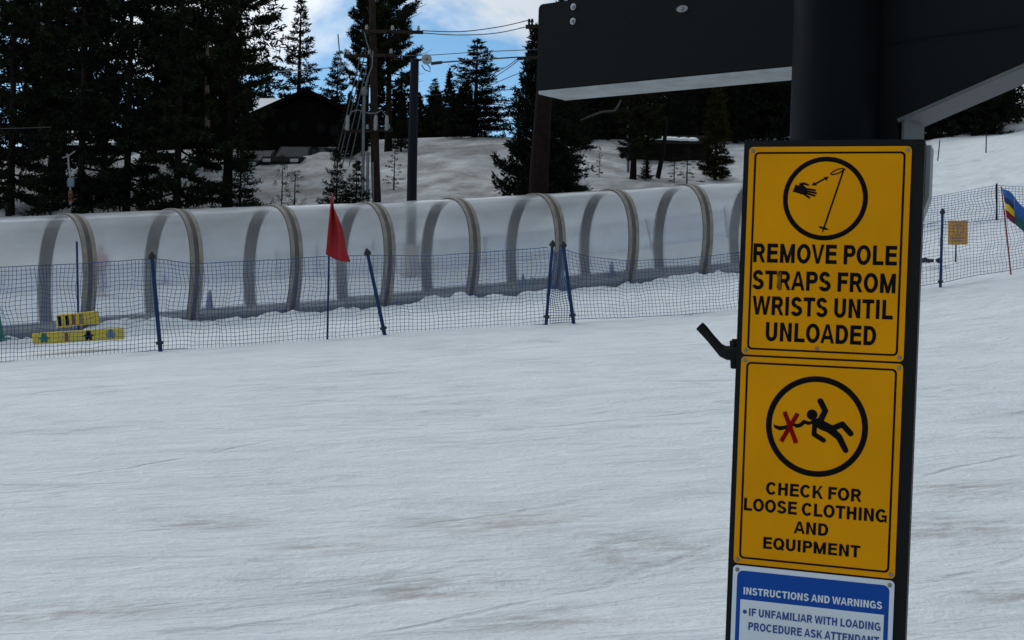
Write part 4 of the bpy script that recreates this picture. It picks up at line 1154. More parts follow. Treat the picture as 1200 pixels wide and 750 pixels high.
# ------------------------------------------------------------------ conifers
def conifer(key, H, R, base, spacing, nb, e0, up, dens, blade, bw, prof, seed, wood, leaf, r0, gap=.1, ball=False, bare=.2, lateral=.38, trunk_top=1.0, bend=.0, jitter=.25):
    """build (trunk, crown) meshes once; returned meshes are shared by the copies"""
    rng = random.Random(seed); nr = np.random.RandomState(seed)
    T = MB()
    nseg = 10
    bx_, by_ = rng.uniform(-1, 1) * bend, rng.uniform(-1, 1) * bend
    def axis_(z):
        f = z / H
        return Vector((bx_ * math.sin(f * 3) * H * .03, by_ * math.sin(f * 2.3) * H * .03, z))
    T.tube([axis_(H * k / nseg * trunk_top) if k else Vector((0, 0, -.4)) for k in range(nseg + 1)], [r0 * (1 - .95 * (k / nseg) ** .9) * (1.12 if k == 0 else 1) + .008 for k in range(nseg + 1)], 10)
    roots, dirs, lens = [], [], []
    z = base * H
    az = rng.random() * 6.28
    while z < H * .985:
        f = (z - base * H) / (H * (1 - base))
        for q in range(nb):
            if rng.random() < gap: continue
            az += 2.4 + rng.uniform(-.5, .5)
            Lb = R * prof(f) * rng.uniform(1 - jitter * 1.4, 1 + jitter)
            if Lb < .05: Lb = .05
            zz = z + rng.uniform(-.5, .5) * spacing
            dr = Vector((math.cos(az), math.sin(az), 0)); sd_ = Vector((-dr.y, dr.x, 0))
            el = e0 + rng.uniform(-.18, .18) + .5 * f ** 2
            P = []
            n = 7
            for k in range(n + 1):
                s = k / n
                P.append(axis_(zz) + dr * (Lb * s * (1 - .1 * s)) + Vector((0, 0, Lb * (el * s + up * s * s))) + sd_ * (Lb * .10 * math.sin(s * 3 + az)))
            if Lb > .35:
                T.tube(P, [max(.004, .028 * Lb * (1 - .9 * k / n)) * (.7 + r0) for k in range(n + 1)], 4, False)
            ntuft = max(2, int(Lb * dens))
            for k in range(ntuft):
                s = bare + (1 - bare) * (k + rng.random()) / ntuft
                i = min(n - 1, int(s * n)); fr_ = s * n - i
                p = P[i].lerp(P[i + 1], min(fr_, 1)); t = (P[min(i + 1, n)] - P[i]).normalized()
                roots.append(p); dirs.append(t); lens.append(1.0)
                for sg in (-1, 1):                     # lateral twigs in a spray
                    ll = lateral * Lb * (1 - .75 * s) * rng.uniform(.4, 1.1) + .06
                    dl = (t * .75 + sd_ * sg * .8 + Vector((0, 0, rng.uniform(-.18, .12) + up * .3))).normalized()
                    m_ = max(1, int(ll * dens * .8))
                    for j in range(m_):
                        roots.append(p + dl * (ll * (j + .6) / m_)); dirs.append(dl); lens.append(1 - .25 * j / m_)
        z += spacing * rng.uniform(.75, 1.25)
    # leader
    for k in range(8):
        roots.append(axis_(H * (.965 + .035 * k / 7))); dirs.append(Vector((0, 0, 1))); lens.append(.8)
    Rt = np.array([tuple(v) for v in roots]); D = np.array([tuple(v) for v in dirs]); Ln = np.array(lens)
    nbl = 6 if ball else 5
    Rt = np.repeat(Rt, nbl, 0); D = np.repeat(D, nbl, 0); Ln = np.repeat(Ln, nbl)
    m_ = len(Rt)
    spread = .95 if ball else .62
    dirv = D + nr.normal(0, spread, (m_, 3)); dirv[:, 2] += .12
    dirv /= np.linalg.norm(dirv, axis=1, keepdims=True)
    sdv = np.cross(dirv, nr.normal(0, 1, (m_, 3))); sdv /= np.linalg.norm(sdv, axis=1, keepdims=True) + 1e-9
    l = (blade * Ln * nr.uniform(.6, 1.25, m_))[:, None]; w = (bw * nr.uniform(.7, 1.3, m_))[:, None]
    Rt = Rt + nr.normal(0, .03, (m_, 3))
    V = np.stack([Rt, Rt + dirv * l * .5 + sdv * w * .5, Rt + dirv * l, Rt + dirv * l * .5 - sdv * w * .5], 1).reshape(-1, 3)
    Qd = np.arange(m_ * 4).reshape(-1, 4)
    tr = T.build('trunk', wood, None, True); cr_ = np_mesh('crown', V, Qd, leaf)
    meshes = (tr.data, cr_.data)
    bpy.data.objects.remove(tr); bpy.data.objects.remove(cr_)
    KINDS_[key] = (H, meshes, V, Qd)
KINDS_ = {}
cone_p = lambda f: (1 - f) ** .85
full_p = lambda f: min(1, .55 + 2.2 * f) * (1 - f) ** .55
conifer('fir', 14, 2.0, .05, .31, 5, -.22, .10, 8, .27, .06, lambda f: min(1, .8 + f) * (1 - f) ** .6 * (.82 + .3 * math.sin(f * 17)), 11, M['bark'], M['fir'], .17, .33, jitter=.5)
conifer('fir_alt', 13, 1.9, .13, .33, 5, -.30, .12, 8, .27, .06, lambda f: (1 - f) ** .5 * (.8 + .25 * math.sin(f * 21)), 12, M['bark'], M['fir'], .16, .28, jitter=.45)
conifer('pine', 15, 2.1, .13, .34, 5, -.05, .18, 8, .27, .055, lambda f: min(1, .6 + 1.5 * f) * (1 - f) ** .5, 13, M['bark_red'], M['pine'], .19, .26, True, .40, jitter=.4)
conifer('spruce', 7, 1.15, .05, .33, 6, -.30, .30, 9, .17, .04, lambda f: (1 - f) ** .9, 14, M['bark'], M['fir'], .10, .08, False, .15, .34)
conifer('bushy_fir', 5.2, 1.40, .04, .20, 6, -.12, .14, 10, .16, .042, lambda f: min(1, .75 + 1.2 * f) * (1 - f) ** .72, 15, M['bark'], M['fir'], .10, .22, False, .12, .42, jitter=.4)
conifer('upturned_fir', 5.6, 1.35, .05, .17, 7, -.30, .55, 10, .19, .048, lambda f: (1 - f) ** .7, 16, M['bark'], M['fir'], .11, .12, False, .1, .18)
conifer('open_pine', 11, 1.9, .30, .27, 5, -.10, .28, 8.5, .25, .055, lambda f: min(1, .7 + 1.6 * f) * (1 - f) ** .35 , 17, M['bark'], M['pine'], .15, .12, True, .40, bend=.6)
conifer('young_fir', 2.4, .75, .04, .15, 5, -.12, .16, 12, .11, .032, lambda f: (1 - f) ** .8, 18, M['bark'], M['fir'], .04, .2, False, .1, .4, jitter=.4)
conifer('bare_fir', 2.6, .75, .06, .22, 4, -.10, .10, 9, .09, .022, lambda f: (1 - f) ** .7, 19, M['bark'], M['fir'], .04, .3, False, .45, .3, jitter=.5)
conifer('olive_fir', 5.5, 1.0, .03, .19, 6, -.2, .12, 11, .16, .042, lambda f: min(1, .8 + f) * (1 - f) ** .6, 20, M['bark'], M['fir_olive'], .09, .08)
conifer('sapling', 1.6, .42, .05, .2, 3, .5, .3, 5, .07, .016, lambda f: (1 - f) ** .6, 21, M['bark'], M['fir'], .022, .3, False, .7, .4, jitter=.5)

def tree(kind, px, py, d_, h, rot, label, name='conifer_tree', group=None, cat='tree', sink=.1, ztop=None, wide=1.0, fat=None):
    H, meshes, _, _ = KINDS_[kind]
    p = ground(px, py, d_, sink)
    if ztop is not None:                 # pixel row of the tip
        h = at(px, ztop, d_).z - p.z
    s = h / H
    e = empty(name, p, label, cat, group, (0, 0, rot))
    e.scale = (s * wide, s * wide, s)
    for me, nm in zip(meshes, ('trunk', 'crown')):
        o = bpy.data.objects.new(nm, me); COL.objects.link(o); o.parent = e
        if nm == 'trunk' and fat: o.scale = (fat, fat, 1)
    return e
LG = 'tall dark conifers on the left behind the tunnel'
for (k, px, py, d_, h, rot, fat, lab) in [
    ('fir', 12, 240, 48, 13, .3, 1.0, 'tall dark fir filling the top left corner'),
    ('fir_alt', -32, 240, 50, 14, 1.3, 1.0, 'dark fir at the left edge, half out of the photo'),
    ('pine', 66, 208, 53, 16, 2.1, 1.7, 'thick-trunked dark pine left of the blue and red hydrant'),
    ('fir', 94, 246, 46.5, 14, 3.2, .8, 'dark fir with low branches right beside the hydrant'),
    ('fir_alt', 122, 205, 55, 14, .8, 1.0, 'dark fir between the hydrant and the slim grey trunk'),
    ('fir', 148, 245, 47, 14, 4.4, .8, 'dark fir with a slim grey trunk, low branches sweeping the snow'),
    ('fir_alt', 180, 204, 57, 14, 5.1, 1.0, 'dark fir just left of the pale bare trunk, set back'),
    ('fir', 207, 243, 46.5, 13, 1.9, .9, 'dense dark fir in the middle of the left group'),
    ('pine', 232, 203, 56, 14, 4.0, .9, 'dark pine whose foliage closes above the pale bare trunk'),
    ('pine', 266, 240, 47.5, 13, .5, 1.15, 'dark pine with a reddish straight trunk left of the lodge'),
    ('fir_alt', 270, 200, 56, 10, 2.7, .9, 'dark fir right behind the reddish straight trunk'),
    ('fir_alt', 40, 200, 58, 14, 2.2, 1.0, 'dark fir set back between the corner fir and the thick trunk')]:
    tree(k, px, py, d_, h, rot, lab, group=LG, fat=fat, wide=.78 if d_ > 52 and px > 70 else .95)
tree('young_fir', 281, 240, 46.8, 2, .3, 'low dark fir at the foot of the reddish pine trunk', ztop=168, wide=1.15)
# pale bare trunk
p = ground(242, 193, 55, .2)
e = empty('dead_tree', p, 'pale bare trunk standing in the dark left trees', 'tree')
b = MB(); b.tube([p, p + Vector((.05, 0, 1.2)), p + Vector((-.05, 0, 2.6)), p + Vector((-.1, 0, 5.5))], [.13, .115, .10, .06], 9); b.build('trunk', M['bark_pale'], e, True)
MG = 'conifers between the lodge and the signs'
tree('spruce', 348, 180, 72, 8, .4, 'narrow pointed spruce rising behind the lodge roof', ztop=-3, group=MG, wide=1.4)
tree('young_fir', 404, 190, 56.5, 3, .9, 'dark fir tucked between the lodge wall and the guy wires', ztop=128, group=MG, wide=1.1)
tree('bushy_fir', 424, 188, 57.5, 3, 2.9, 'dark fir directly behind the pale conduits', ztop=118, group=MG, wide=.9)
tree('young_fir', 470, 181, 57.5, 3, 5.5, 'dark fir close against the left side of the steel pole', ztop=126, group=MG, wide=1.2)
tree('spruce', 309, 185, 78, 8, 1.4, 'small spruce tip between the dark trees and the snowy roof', ztop=70, group=MG, wide=1.1)
tree('bushy_fir', 393, 180, 68, 8, 2.4, 'dark fir cone between the lodge and the wooden pole', ztop=61, group=MG, wide=.95)
tree('open_pine', 455, 175, 58, 12, .9, 'tall open pine with bare curved lower branches above the wooden pole', ztop=-75, group=MG, wide=.9, fat=1.4)
tree('open_pine', 428, 180, 60, 12, 3.6, 'slimmer open pine crowding the left side of the wooden pole', ztop=-60, group=MG, wide=.75, fat=1.2)
tree('bushy_fir', 508, 172, 66, 5, 1.1, 'dark fir just right of the dark steel pole', ztop=93, group=MG, wide=1.25)
tree('bushy_fir', 530, 172, 70, 5, 2.9, 'small dark fir between the steel pole and the broad fir', ztop=110, group=MG, wide=1.2)
tree('bushy_fir', 556, 171, 62, 6, 4.2, 'broad ragged fir alone against blue sky', ztop=47, group=MG, wide=1.65)
tree('upturned_fir', 624, 218, 45.3, 6, .2, 'fir with upturned branch tips at the end of the black arm', ztop=34, group=MG, wide=.95)
tree('bushy_fir', 656, 216, 47, 6, 2.2, 'dark fir rising behind the thick brown pole under the black arm', ztop=70, group=MG, wide=1.0)
tree('young_fir', 590, 172, 64, 1, 1.7, 'low dark bush on the snow crest left of the upturned fir', ztop=152, group=MG, wide=1.4)
tree('young_fir', 661, 222, 46.5, 3, .8, 'short dark fir right of the thick brown pole', ztop=148, group=MG, wide=.9)
tree('bare_fir', 702, 205, 51, 2, 2.8, 'thin sapling on the snow under the black arm', ztop=172, group=MG, wide=.6)
tree('young_fir', 683, 180, 58, 3, 4.8, 'dark fir just behind the thin sapling', ztop=130, group=MG, wide=1.2)
tree('pine', 742, 204, 51, 9, 2.0, 'brown-trunked pine beside the thin grey lamp post', ztop=20, group=MG, fat=1.6)
tree('pine', 758, 206, 51.5, 9, 5.0, 'slim-trunked pine right of the brown-trunked one', ztop=40, group=MG, fat=.9)
tree('young_fir', 757, 206, 50.8, 1, 1.0, 'tiny fir at the foot of the slim-trunked pine', ztop=183, group=MG, wide=1.1)
tree('olive_fir', 838, 206, 51, 4, 1.6, 'olive-green fir left of the sign board', ztop=92, group=MG, wide=1.05)
tree('bare_fir', 805, 208, 50, 2, .4, 'bare twiggy shrub left of the olive fir', ztop=172, group=MG, wide=1.3)
tree('bare_fir', 790, 208, 50.5, 2, 2.4, 'bare twiggy shrub beside the leaning dark trunk', ztop=180, group=MG, wide=1.2)
p = ground(771, 203, 51.5, .15)
e = empty('dead_tree', p, 'short leaning dark trunk under the black arm', 'tree')
b = MB(); b.tube([p, p + Vector((.12, 0, .7)), p + Vector((.22, 0, 1.5)), p + Vector((.27, 0, 2.3))], [.10, .085, .075, .05], 8); b.build('trunk', M['bark'], e, True)
for j, (px, d_, tp, lab) in enumerate([(676, 64, 60, 'dark fir set back just right of the thick brown pole'), (712, 66, 50, 'dark fir set back behind the thin grey lamp post'), (785, 64, 40, 'dark fir behind the low snow-roofed shed'),
                              (815, 66, 50, 'dark fir set back left of the olive fir'), (862, 66, 60, 'dark fir set back between the olive fir and the signs'), (895, 68, 60, 'dark fir showing against the left edge of the black post'), (735, 70, 40, 'dark fir set back behind the brown-trunked pine')]):
    tree(('fir', 'fir_alt')[j % 2], px, 178, d_, 10, j * 1.1, lab, group='dark firs set back under the black arm', ztop=tp - 60, wide=1.1)
RG = 'conifers on the right slope under the sloping arm'
for (k, px, py, d_, tp, rot, lab) in [('fir', 1062, 166, 62, 20, .5, 'dark fir directly above the board corner on the right slope'), ('fir_alt', 1092, 163, 63, 10, 2.5, 'dark fir second from the board on the right slope'),
        ('fir', 1116, 160, 64, 20, 1.5, 'dark fir in the middle of the right slope group'), ('pine', 1140, 155, 64, 20, 3.5, 'dark pine with a clear trunk on the right slope'), ('pine', 1160, 152, 65, 10, 4.5, 'dark pine last on the right, beside the sapling')]:
    tree(k, px, py, d_, 8, rot, lab, group=RG, ztop=tp, wide=1.25, fat=1.3)
tree('young_fir', 1173, 159, 60, 1, .3, 'small sapling alone on the upper right slope', ztop=143, wide=1.0)
SG_ = 'leafless saplings on the snow bank'
tree('sapling', 330, 243, 46, 2, .3, 'upright leafless sapling on the bank below the lodge', ztop=189, group=SG_, wide=.8)
tree('sapling', 345, 243, 46.2, 1, 2.0, 'leaning forked leafless sapling right of the upright one', ztop=205, group=SG_, wide=1.3)
tree('young_fir', 394, 243, 46.5, 2, 3.0, 'twiggy snow-laden fir at the foot of the wooden pole', ztop=178, group=SG_, wide=.95)
tree('young_fir', 417, 243, 46.2, 2, 4.6, 'twiggy low fir beside the grey conduits', ztop=190, group=SG_, wide=1.2)
tree('bare_fir', 462, 205, 50, 1, 1.2, 'twiggy stub fir on the bank between wooden and steel poles', ztop=172, group=SG_, wide=1.1)

# the wood beyond: reads as one dark mass
rw = random.Random(77)
VV, QQ, base_i = [], [], 0
spots = []
for k in range(34):
    px = rw.uniform(-140, 296); spots.append((px, rw.uniform(70, 96), rw.uniform(7, 14)))
for k in range(26):
    px = rw.uniform(398, 545); spots.append((px, rw.uniform(70, 90), rw.uniform(2.6, 4.6)))
for k in range(46):
    px = rw.uniform(662, 960); spots.append((px, rw.uniform(66, 96), rw.uniform(8, 14)))
for k in range(22):
    px = rw.uniform(1040, 1172); spots.append((px, rw.uniform(61, 72), rw.uniform(5, 8)))
for (px, d_, h) in spots:
    H, _, V, Qd = KINDS_[rw.choice(('spruce', 'olive_fir', 'bushy_fir'))]
    p = ground(px, 190, d_, .3)
    s = h / H; a_ = rw.random() * 6.28
    sel = rw.sample(range(len(Qd)), min(len(Qd), 3800))
    v = V.reshape(-1, 4, 3)[sel].reshape(-1, 3)
    v = v * np.array([s * 1.0, s * 1.0, s])
    ctr = np.repeat(v.reshape(-1, 4, 3).mean(1), 4, 0); v = ctr + (v - ctr) * (1.7 / s + .35)
    R2 = np.array([[math.cos(a_), -math.sin(a_), 0], [math.sin(a_), math.cos(a_), 0], [0, 0, 1]])
    VV.append(v @ R2.T + np.array(tuple(p)))
    QQ.append(np.arange(len(v)).reshape(-1, 4) + base_i); base_i += len(v)
wood = np_mesh('far_wood', np.concatenate(VV), np.concatenate(QQ), M['fir'])
setp(wood, 'dark far conifer wood behind the lodge and the slope', 'wood', None, 'stuff')

# ------------------------------------------------------------------ buildings
def house_part(poly_px, d_, depth, name, m, parent):
    b = MB(); b.prism([at(px, py, d_) for px, py in poly_px], Vector((0, depth, 0)))
    return b.build(name, m, parent)
pz = at(345, 186, 61)
lod = empty('lodge', (pz.x, pz.y, gz(pz.x, pz.y)), 'dark timber lodge with a low gable behind the snow bank', 'building')
def W(px, py): return at(px, py, 61)
gp = [W(288, 215), W(288, 146), W(361, 113), W(418, 139), W(418, 215)]
b = MB(); b.prism(gp, Vector((0, 7, 0))); b.build('wall', M['log_wall'], lod)
def slab(p, q, t, y0, y1, name, m, par):
    dv_ = (q - p); up_ = Vector((-dv_.z, 0, dv_.x)).normalized(); up_ = up_ if up_.z > 0 else -up_
    b = MB(); b.prism([p + Vector((0, y0, 0)), q + Vector((0, y0, 0)), q + up_ * t + Vector((0, y0, 0)), p + up_ * t + Vector((0, y0, 0))], Vector((0, y1 - y0, 0)))
    return b.build(name, m, par)
pk = W(361, 110); le_, re_ = W(281, 145), W(424, 140)
slab(le_, pk, .16, -.6, 7.3, 'roof', M['log_wall'], lod); slab(pk, re_, .16, -.6, 7.3, 'roof', M['log_wall'], lod)
b = MB(); b.tube([pk + Vector((.02, -.4, .02)), pk + Vector((.02, 7, .02))], .1, 6); b.build('ridge_cap', M['log_wall'], lod)
# snow-covered wing roof behind the gable
wp = [at(286, 138, 64), at(292, 133, 64), at(345, 133, 64), at(345, 138, 64)]
b = MB(); b.add([at(291, 134, 63), at(372, 130, 63), at(372, 116, 67.5), at(300, 115, 67.5),
                 at(291, 137, 63), at(372, 134, 63), at(372, 120, 67.5), at(300, 119, 67.5)],
                [(0, 1, 2, 3), (7, 6, 5, 4), (0, 4, 5, 1), (1, 5, 6, 2), (2, 6, 7, 3), (3, 7, 4, 0)])
b.build('snowy_wing_roof', M['roof_snow'], lod)
b = MB(); b.prism([at(296, 138, 63.4), at(370, 134, 63.4), at(370, 200, 63.4), at(296, 200, 63.4)], Vector((0, 4, 0))); b.build('wing_wall', M['log_wall'], lod)
for (px, py) in ((330, 150), (345, 148), (376, 150), (392, 152)):
    c = W(px, py) + Vector((0, -.02, 0))
    b = MB(); b.box(c, (.36, .06, .42)); b.build('window', M['window'], lod)
b = MB(); b.box(W(360, 126) + Vector((0, -.03, 0)), (.5, .05, .34)); b.build('gable_board', M['bark_red'], lod)

p = at(105, 175, 63)
ch = empty('chalet', (p.x, p.y, gz(p.x, p.y)), 'dark chalet with a snowy roof glimpsed through the left trees', 'building')
b = MB(); b.prism([at(62, 166, 63), at(150, 166, 63), at(150, 215, 63), at(62, 215, 63)], Vector((0, 5, 0))); b.build('wall', M['log_wall'], ch)
b = MB(); b.add([at(56, 167, 62.5), at(156, 167, 62.5), at(148, 153, 66), at(66, 153, 66), at(56, 170, 62.5), at(156, 170, 62.5), at(148, 157, 66), at(66, 157, 66)],
                [(0, 1, 2, 3), (7, 6, 5, 4), (0, 4, 5, 1), (1, 5, 6, 2), (2, 6, 7, 3), (3, 7, 4, 0)])
b.build('snowy_roof', M['roof_snow'], ch)
for px in (80, 105, 130):
    b = MB(); b.box(at(px, 184, 62.97), (.5, .06, .5)); b.build('window', M['window'], ch)

p = at(785, 180, 56)
sh = empty('shed', (p.x, p.y, gz(p.x, p.y)), 'low dark brown shed with patchy snow on its roof under the black arm', 'building')
b = MB(); b.prism([at(738, 166, 56), at(832, 166, 56), at(832, 192, 56), at(738, 192, 56)], Vector((0, 2.5, 0))); b.build('wall', M['bark_red'], sh)
b = MB(); b.add([at(734, 168, 55.7), at(836, 168, 55.7), at(830, 159, 58), at(742, 159, 58), at(734, 170, 55.7), at(836, 170, 55.7), at(830, 162, 58), at(742, 162, 58)],
                [(0, 1, 2, 3), (7, 6, 5, 4), (0, 4, 5, 1), (1, 5, 6, 2), (2, 6, 7, 3), (3, 7, 4, 0)])
b.build('roof', M['log_wall'], sh)
rk = random.Random(9)
for k in range(7):
    px = 756 + k * 9 + rk.uniform(-2, 2)
    c = at(px, 163.5 + k * .35, 56.6) + Vector((0, 0, .06)); 
    b = MB(); b.lathe(c, [(.28, -.08), (.26, .02), (.16, .08), (.05, .10)], 9); b.build('snow_patch', M['roof_snow'], sh, True)

# parked cars behind the bank
def car(px, py, d_, yaw, paint, label):
    p = at(px, py, d_)
    e = empty('parked_car', p, label, 'car', 'cars parked by the lodge', (0, 0, yaw))
    def part(nm, mb, m, par=None):
        o = mb.build(nm, m, None, False); o.parent = par or e; return o
    prof = [(-2.1, .35), (-2.15, .75), (-2.0, .95), (-.95, 1.02), (-.45, 1.55), (1.35, 1.60), (1.95, 1.10), (2.1, .9), (2.1, .35)]
    b = MB(); b.prism([Vector((x, -.85, z)) for x, z in prof[:4] + [(1.95, 1.05)] + prof[7:]], Vector((0, 1.7, 0))); part('body', b, paint)
    b = MB(); b.add([(-.95, -.80, 1.02), (1.9, -.80, 1.05), (1.35, -.68, 1.60), (-.45, -.68, 1.55), (-.95, .80, 1.02), (1.9, .80, 1.05), (1.35, .68, 1.60), (-.45, .68, 1.55)],
                    [(0, 1, 2, 3), (7, 6, 5, 4), (0, 4, 5, 1), (1, 5, 6, 2), (2, 6, 7, 3), (3, 7, 4, 0)]); part('cabin', b, paint)
    b = MB(); b.add([(-.945, -.70, 1.05), (-.945, .70, 1.05), (-.50, .60, 1.51), (-.50, -.60, 1.51)], [(0, 1, 2, 3)]); b.v = [(x - .012, y, z) for x, y, z in b.v]; part('windscreen', b, M['car_glass'])
    for s in (-1, 1):
        b = MB(); b.add([(-.70, s * .80, 1.10), (1.55, s * .80, 1.12), (1.2, s * .715, 1.5), (-.42, s * .715, 1.48)], [(0, 1, 2, 3)]); part('side_window', b, M['car_glass'])
        b = MB(); b.box((-2.13, s * .6, .78), (.06, .34, .14), None, .02); part('headlight', b, M['headlight'])
        for x in (-1.35, 1.3):
            b = MB(); b.lathe((x, s * .74, .34), [(.2, -.1), (.34, -.1), (.34, .1), (.2, .1)], 18, Vector((0, 1, 0))); part('wheel', b, M['tyre'])
    b = MB(); b.box((-2.16, 0, .50), (.10, 1.66, .16), None, .03); part('bumper', b, M['flange'])
    return e
car(350, 216, 58, math.radians(78), M['car_paint'], 'dark parked car with a pale windscreen facing us below the lodge gable')
car(311, 220, 58.5, math.radians(70), M['car_paint'], 'dark parked car at the left end of the lodge')
car(386, 217, 59, math.radians(100), M['car_paint'], 'dark parked car nearest the wooden power pole')

# ------------------------------------------------------------------ poles, lamp, wires
D1 = 46.3
p = ground(440.5, 243, D1, .3)
up = empty('utility_pole', p, 'brown wooden power pole with crossarms, conduits and guy wires', 'utility pole')
def A1(px, py, dd=0): return at(px, py, D1 + dd)
topw = A1(436, -6)
b = MB(); b.tube([A1(442, 250), A1(440, 200), A1(438, 100), topw], [.155, .15, .125, .11], 12); b.build('mast', M['wood_pole'], up, True)
def beam(mb, p, q, w, h):
    d_ = (q - p); l = d_.length; d_.normalize(); n = d_.cross(Vector((0, 0, 1))).normalized(); v = n.cross(d_)
    mb.box((p + q) / 2, (l, w, h), Matrix((d_, n, v)).transposed(), .01)
for (x0, y0, x1, y1, lab) in ((424, 36.5, 496, 38, 0), (403, 66, 463, 64.5, 0), (401, 154, 460, 152.5, 0)):
    b = MB(); beam(b, A1(x0, y0, -.2), A1(x1, y1, -.2), .09, .11); cb = b.build('crossarm', M['wood_pole'], up)
    for k in range(3):
        x = x0 + (x1 - x0) * (.08 + .42 * k); q = A1(x, y0 + (y1 - y0) * (.08 + .42 * k) - 1.8, -.2)
        b = MB(); b.lathe(q, [(.03, -.02), (.06, .02), (.04, .05), (.06, .08), (.035, .12), (.045, .16)], 10); b.build('insulator', M['porcelain'], cb, True)
for px in (407, 440, 453):
    b = MB(); b.lathe(A1(px, 153, -.3), [(.05, 0), (.075, .06), (.06, .1), (.075, .2), (.06, .25), (.07, .34), (.055, .45), (.03, .52)], 10); b.build('cable_end', M['porcelain'], up, True)
for (q, r) in (([(425, 243), (426, 150), (427, 112)], .055), ([(430.5, 243), (431, 178)], .05), ([(437.5, 243), (437, 190)], .03)):
    b = MB(); b.tube([A1(x, y, -.22) for x, y in q], r, 10); b.build('conduit', M['conduit'], up, True)
b = MB(); b.lathe(A1(427, 113, -.22), [(.04, 0), (.10, .05), (.11, .22), (.05, .32)], 12); b.build('junction_head', M['conduit'], up, True)
for q in ([(427, 106), (431, 90), (436, 78), (437, 60)], [(427, 132), (420, 129), (412, 131), (408, 139)], [(428, 132), (440, 133), (447, 129), (453, 137)], [(400, 84), (398, 62), (396, 40)], [(436, 68), (430, 50), (427, 38)]):
    b = MB(); b.tube([A1(x, y, -.26) for x, y in q], .022, 6); b.build('jumper_cable', M['conduit'], up, True)
for (x0, y0, x1, y1) in ((424, 60, 391, 182), (428, 62, 395, 182), (430, 78, 401, 181), (433, 86, 409, 181)):
    a_, c_ = A1(x0, y0), at(x1, y1 + 14, D1 + 6)
    b = MB(); b.tube([a_, c_], .020, 5); b.build('guy_wire', M['conduit'], up)

D2 = 37.5
pb = at(481.5, 324, D2)
lp = empty('lamp_pole', pb, 'dark steel pole with a round pale floodlight at its top', 'lamp post')
def A2(px, py, dd=0): return at(px, py, D2 + dd)
b = MB(); b.tube([A2(481, 330), A2(483, 200), A2(486, 69)], [.145, .135, .115], 16); b.build('mast', M['steel_dark'], lp, True)
b = MB(); b.tube([A2(480.8, 323), A2(481.3, 288)], [.25, .23], 16); b.build('base_pad', M['pad_pale'], lp, True)
c = A2(500, 69.5, -.1)
b = MB(); b.lathe(c, [(.02, -.16), (.09, -.13), (.14, -.02), (.145, .0), (.135, .015)], 20, Vector((.25, -1, -.12)).normalized()); lh = b.build('floodlight', M['lamp_face'], lp, True)
b = MB(); b.lathe(c + Vector((.25, -1, -.12)).normalized() * .016, [(.03, 0), (.028, .012)], 12, Vector((.25, -1, -.12)).normalized()); b.build('bulb', M['pole_black'], lh)
b = MB(); b.tube([A2(487, 72), A2(493, 70), A2(499, 69.5)], .03, 8); b.tube([A2(494, 76), A2(498, 82), A2(504, 84), A2(504, 79), A2(500, 75)], .014, 6); b.build('bracket', M['steel_dark'], lp, True)
b = MB(); b.tube([A2(505, 74.5), A2(518, 73)], .045, 8); b.build('splice_box', M['pole_black'], lp, True)

D3 = 43.5
p = ground(631, 222, D3, .3)
tp_ = empty('utility_pole', p, 'thick reddish-brown wooden pole under the left end of the black arm', 'utility pole')
def A3(px, py, dd=0): return at(px, py, D3 + dd)
b = MB(); b.tube([A3(630.5, 240), A3(632, 200), A3(637.5, 110), A3(642, 10)], [.32, .31, .25, .22], 16); b.build('mast', M['bark_red'], tp_, True)
b = MB(); beam(b, A3(616, 31.5, -.2), A3(668, 30, -.2), .10, .12); cb = b.build('crossarm', M['wood_pole'], tp_)
for px in (620, 623.5):
    b = MB(); b.lathe(A3(px, 31, -.2), [(.03, 0), (.05, .05), (.03, .1), (.05, .16), (.03, .24)], 8); b.build('insulator', M['steel_dark'], cb, True)
b = MB(); beam(b, A3(606, 68.5, -.2), A3(668, 66, -.2), .09, .10); b.build('crossarm', M['wood_pole'], tp_)

D4 = 51.5
p = ground(737, 200, D4)
lg = empty('lamp_post', p, 'thin grey post standing in the trees under the black arm', 'lamp post')
b = MB(); b.tube([at(736, 202, D4), at(737.5, 60, D4)], [.055, .05], 10); b.build('mast', M['hydrant_blue'], lg, True)
b = MB(); b.tube([at(737.5, 62, D4), at(732, 52, D4), at(722, 49, D4)], .04, 8); b.build('arm', M['hydrant_blue'], lg, True)
b = MB(); b.box(at(718, 50, D4), (.45, .25, .12), None, .03); b.build('lamp_head', M['case_grey'], lg)
# pale fallen limb
b = MB(); b.tube([at(x, y, 49) for x, y in ((680, 141), (692, 136), (706, 131), (720, 130), (724, 125), (728, 117))], [.02, .035, .04, .045, .045, .03], 7)
setp(b.build('dead_branch', M['dead_wood'], None, True), 'pale crooked dead branch caught in the firs under the black arm', 'branch')

def wire(pts, dd, r, label, group='overhead wires'):
    P = [at(x, y, d_) for (x, y), d_ in zip(pts, dd)]
    Q = []
    n = len(P)
    for i in range(n - 1):
        p0, p1, p2, p3 = P[max(i - 1, 0)], P[i], P[i + 1], P[min(i + 2, n - 1)]
        for k in range(8):
            t = k / 8
            Q.append(.5 * ((2 * p1) + (p2 - p0) * t + (2 * p0 - 5 * p1 + 4 * p2 - p3) * t * t + (3 * p1 - p0 - 3 * p2 + p3) * t ** 3))
    Q.append(P[-1])
    b = MB(); b.tube(Q, r, 5)
    return setp(b.build('overhead_wire', M['cable'], None, True), label, 'wire', group)
wire([(494, 36), (540, 37), (585, 31.5), (620, 23.5)], [46.1, 45.2, 44.3, 43.3], .017, 'highest wire between the wooden pole and the black arm')
wire([(494, 38.5), (535, 41), (580, 39), (623, 30)], [46.1, 45.2, 44.3, 43.3], .016, 'second highest wire, sagging just below the top one')
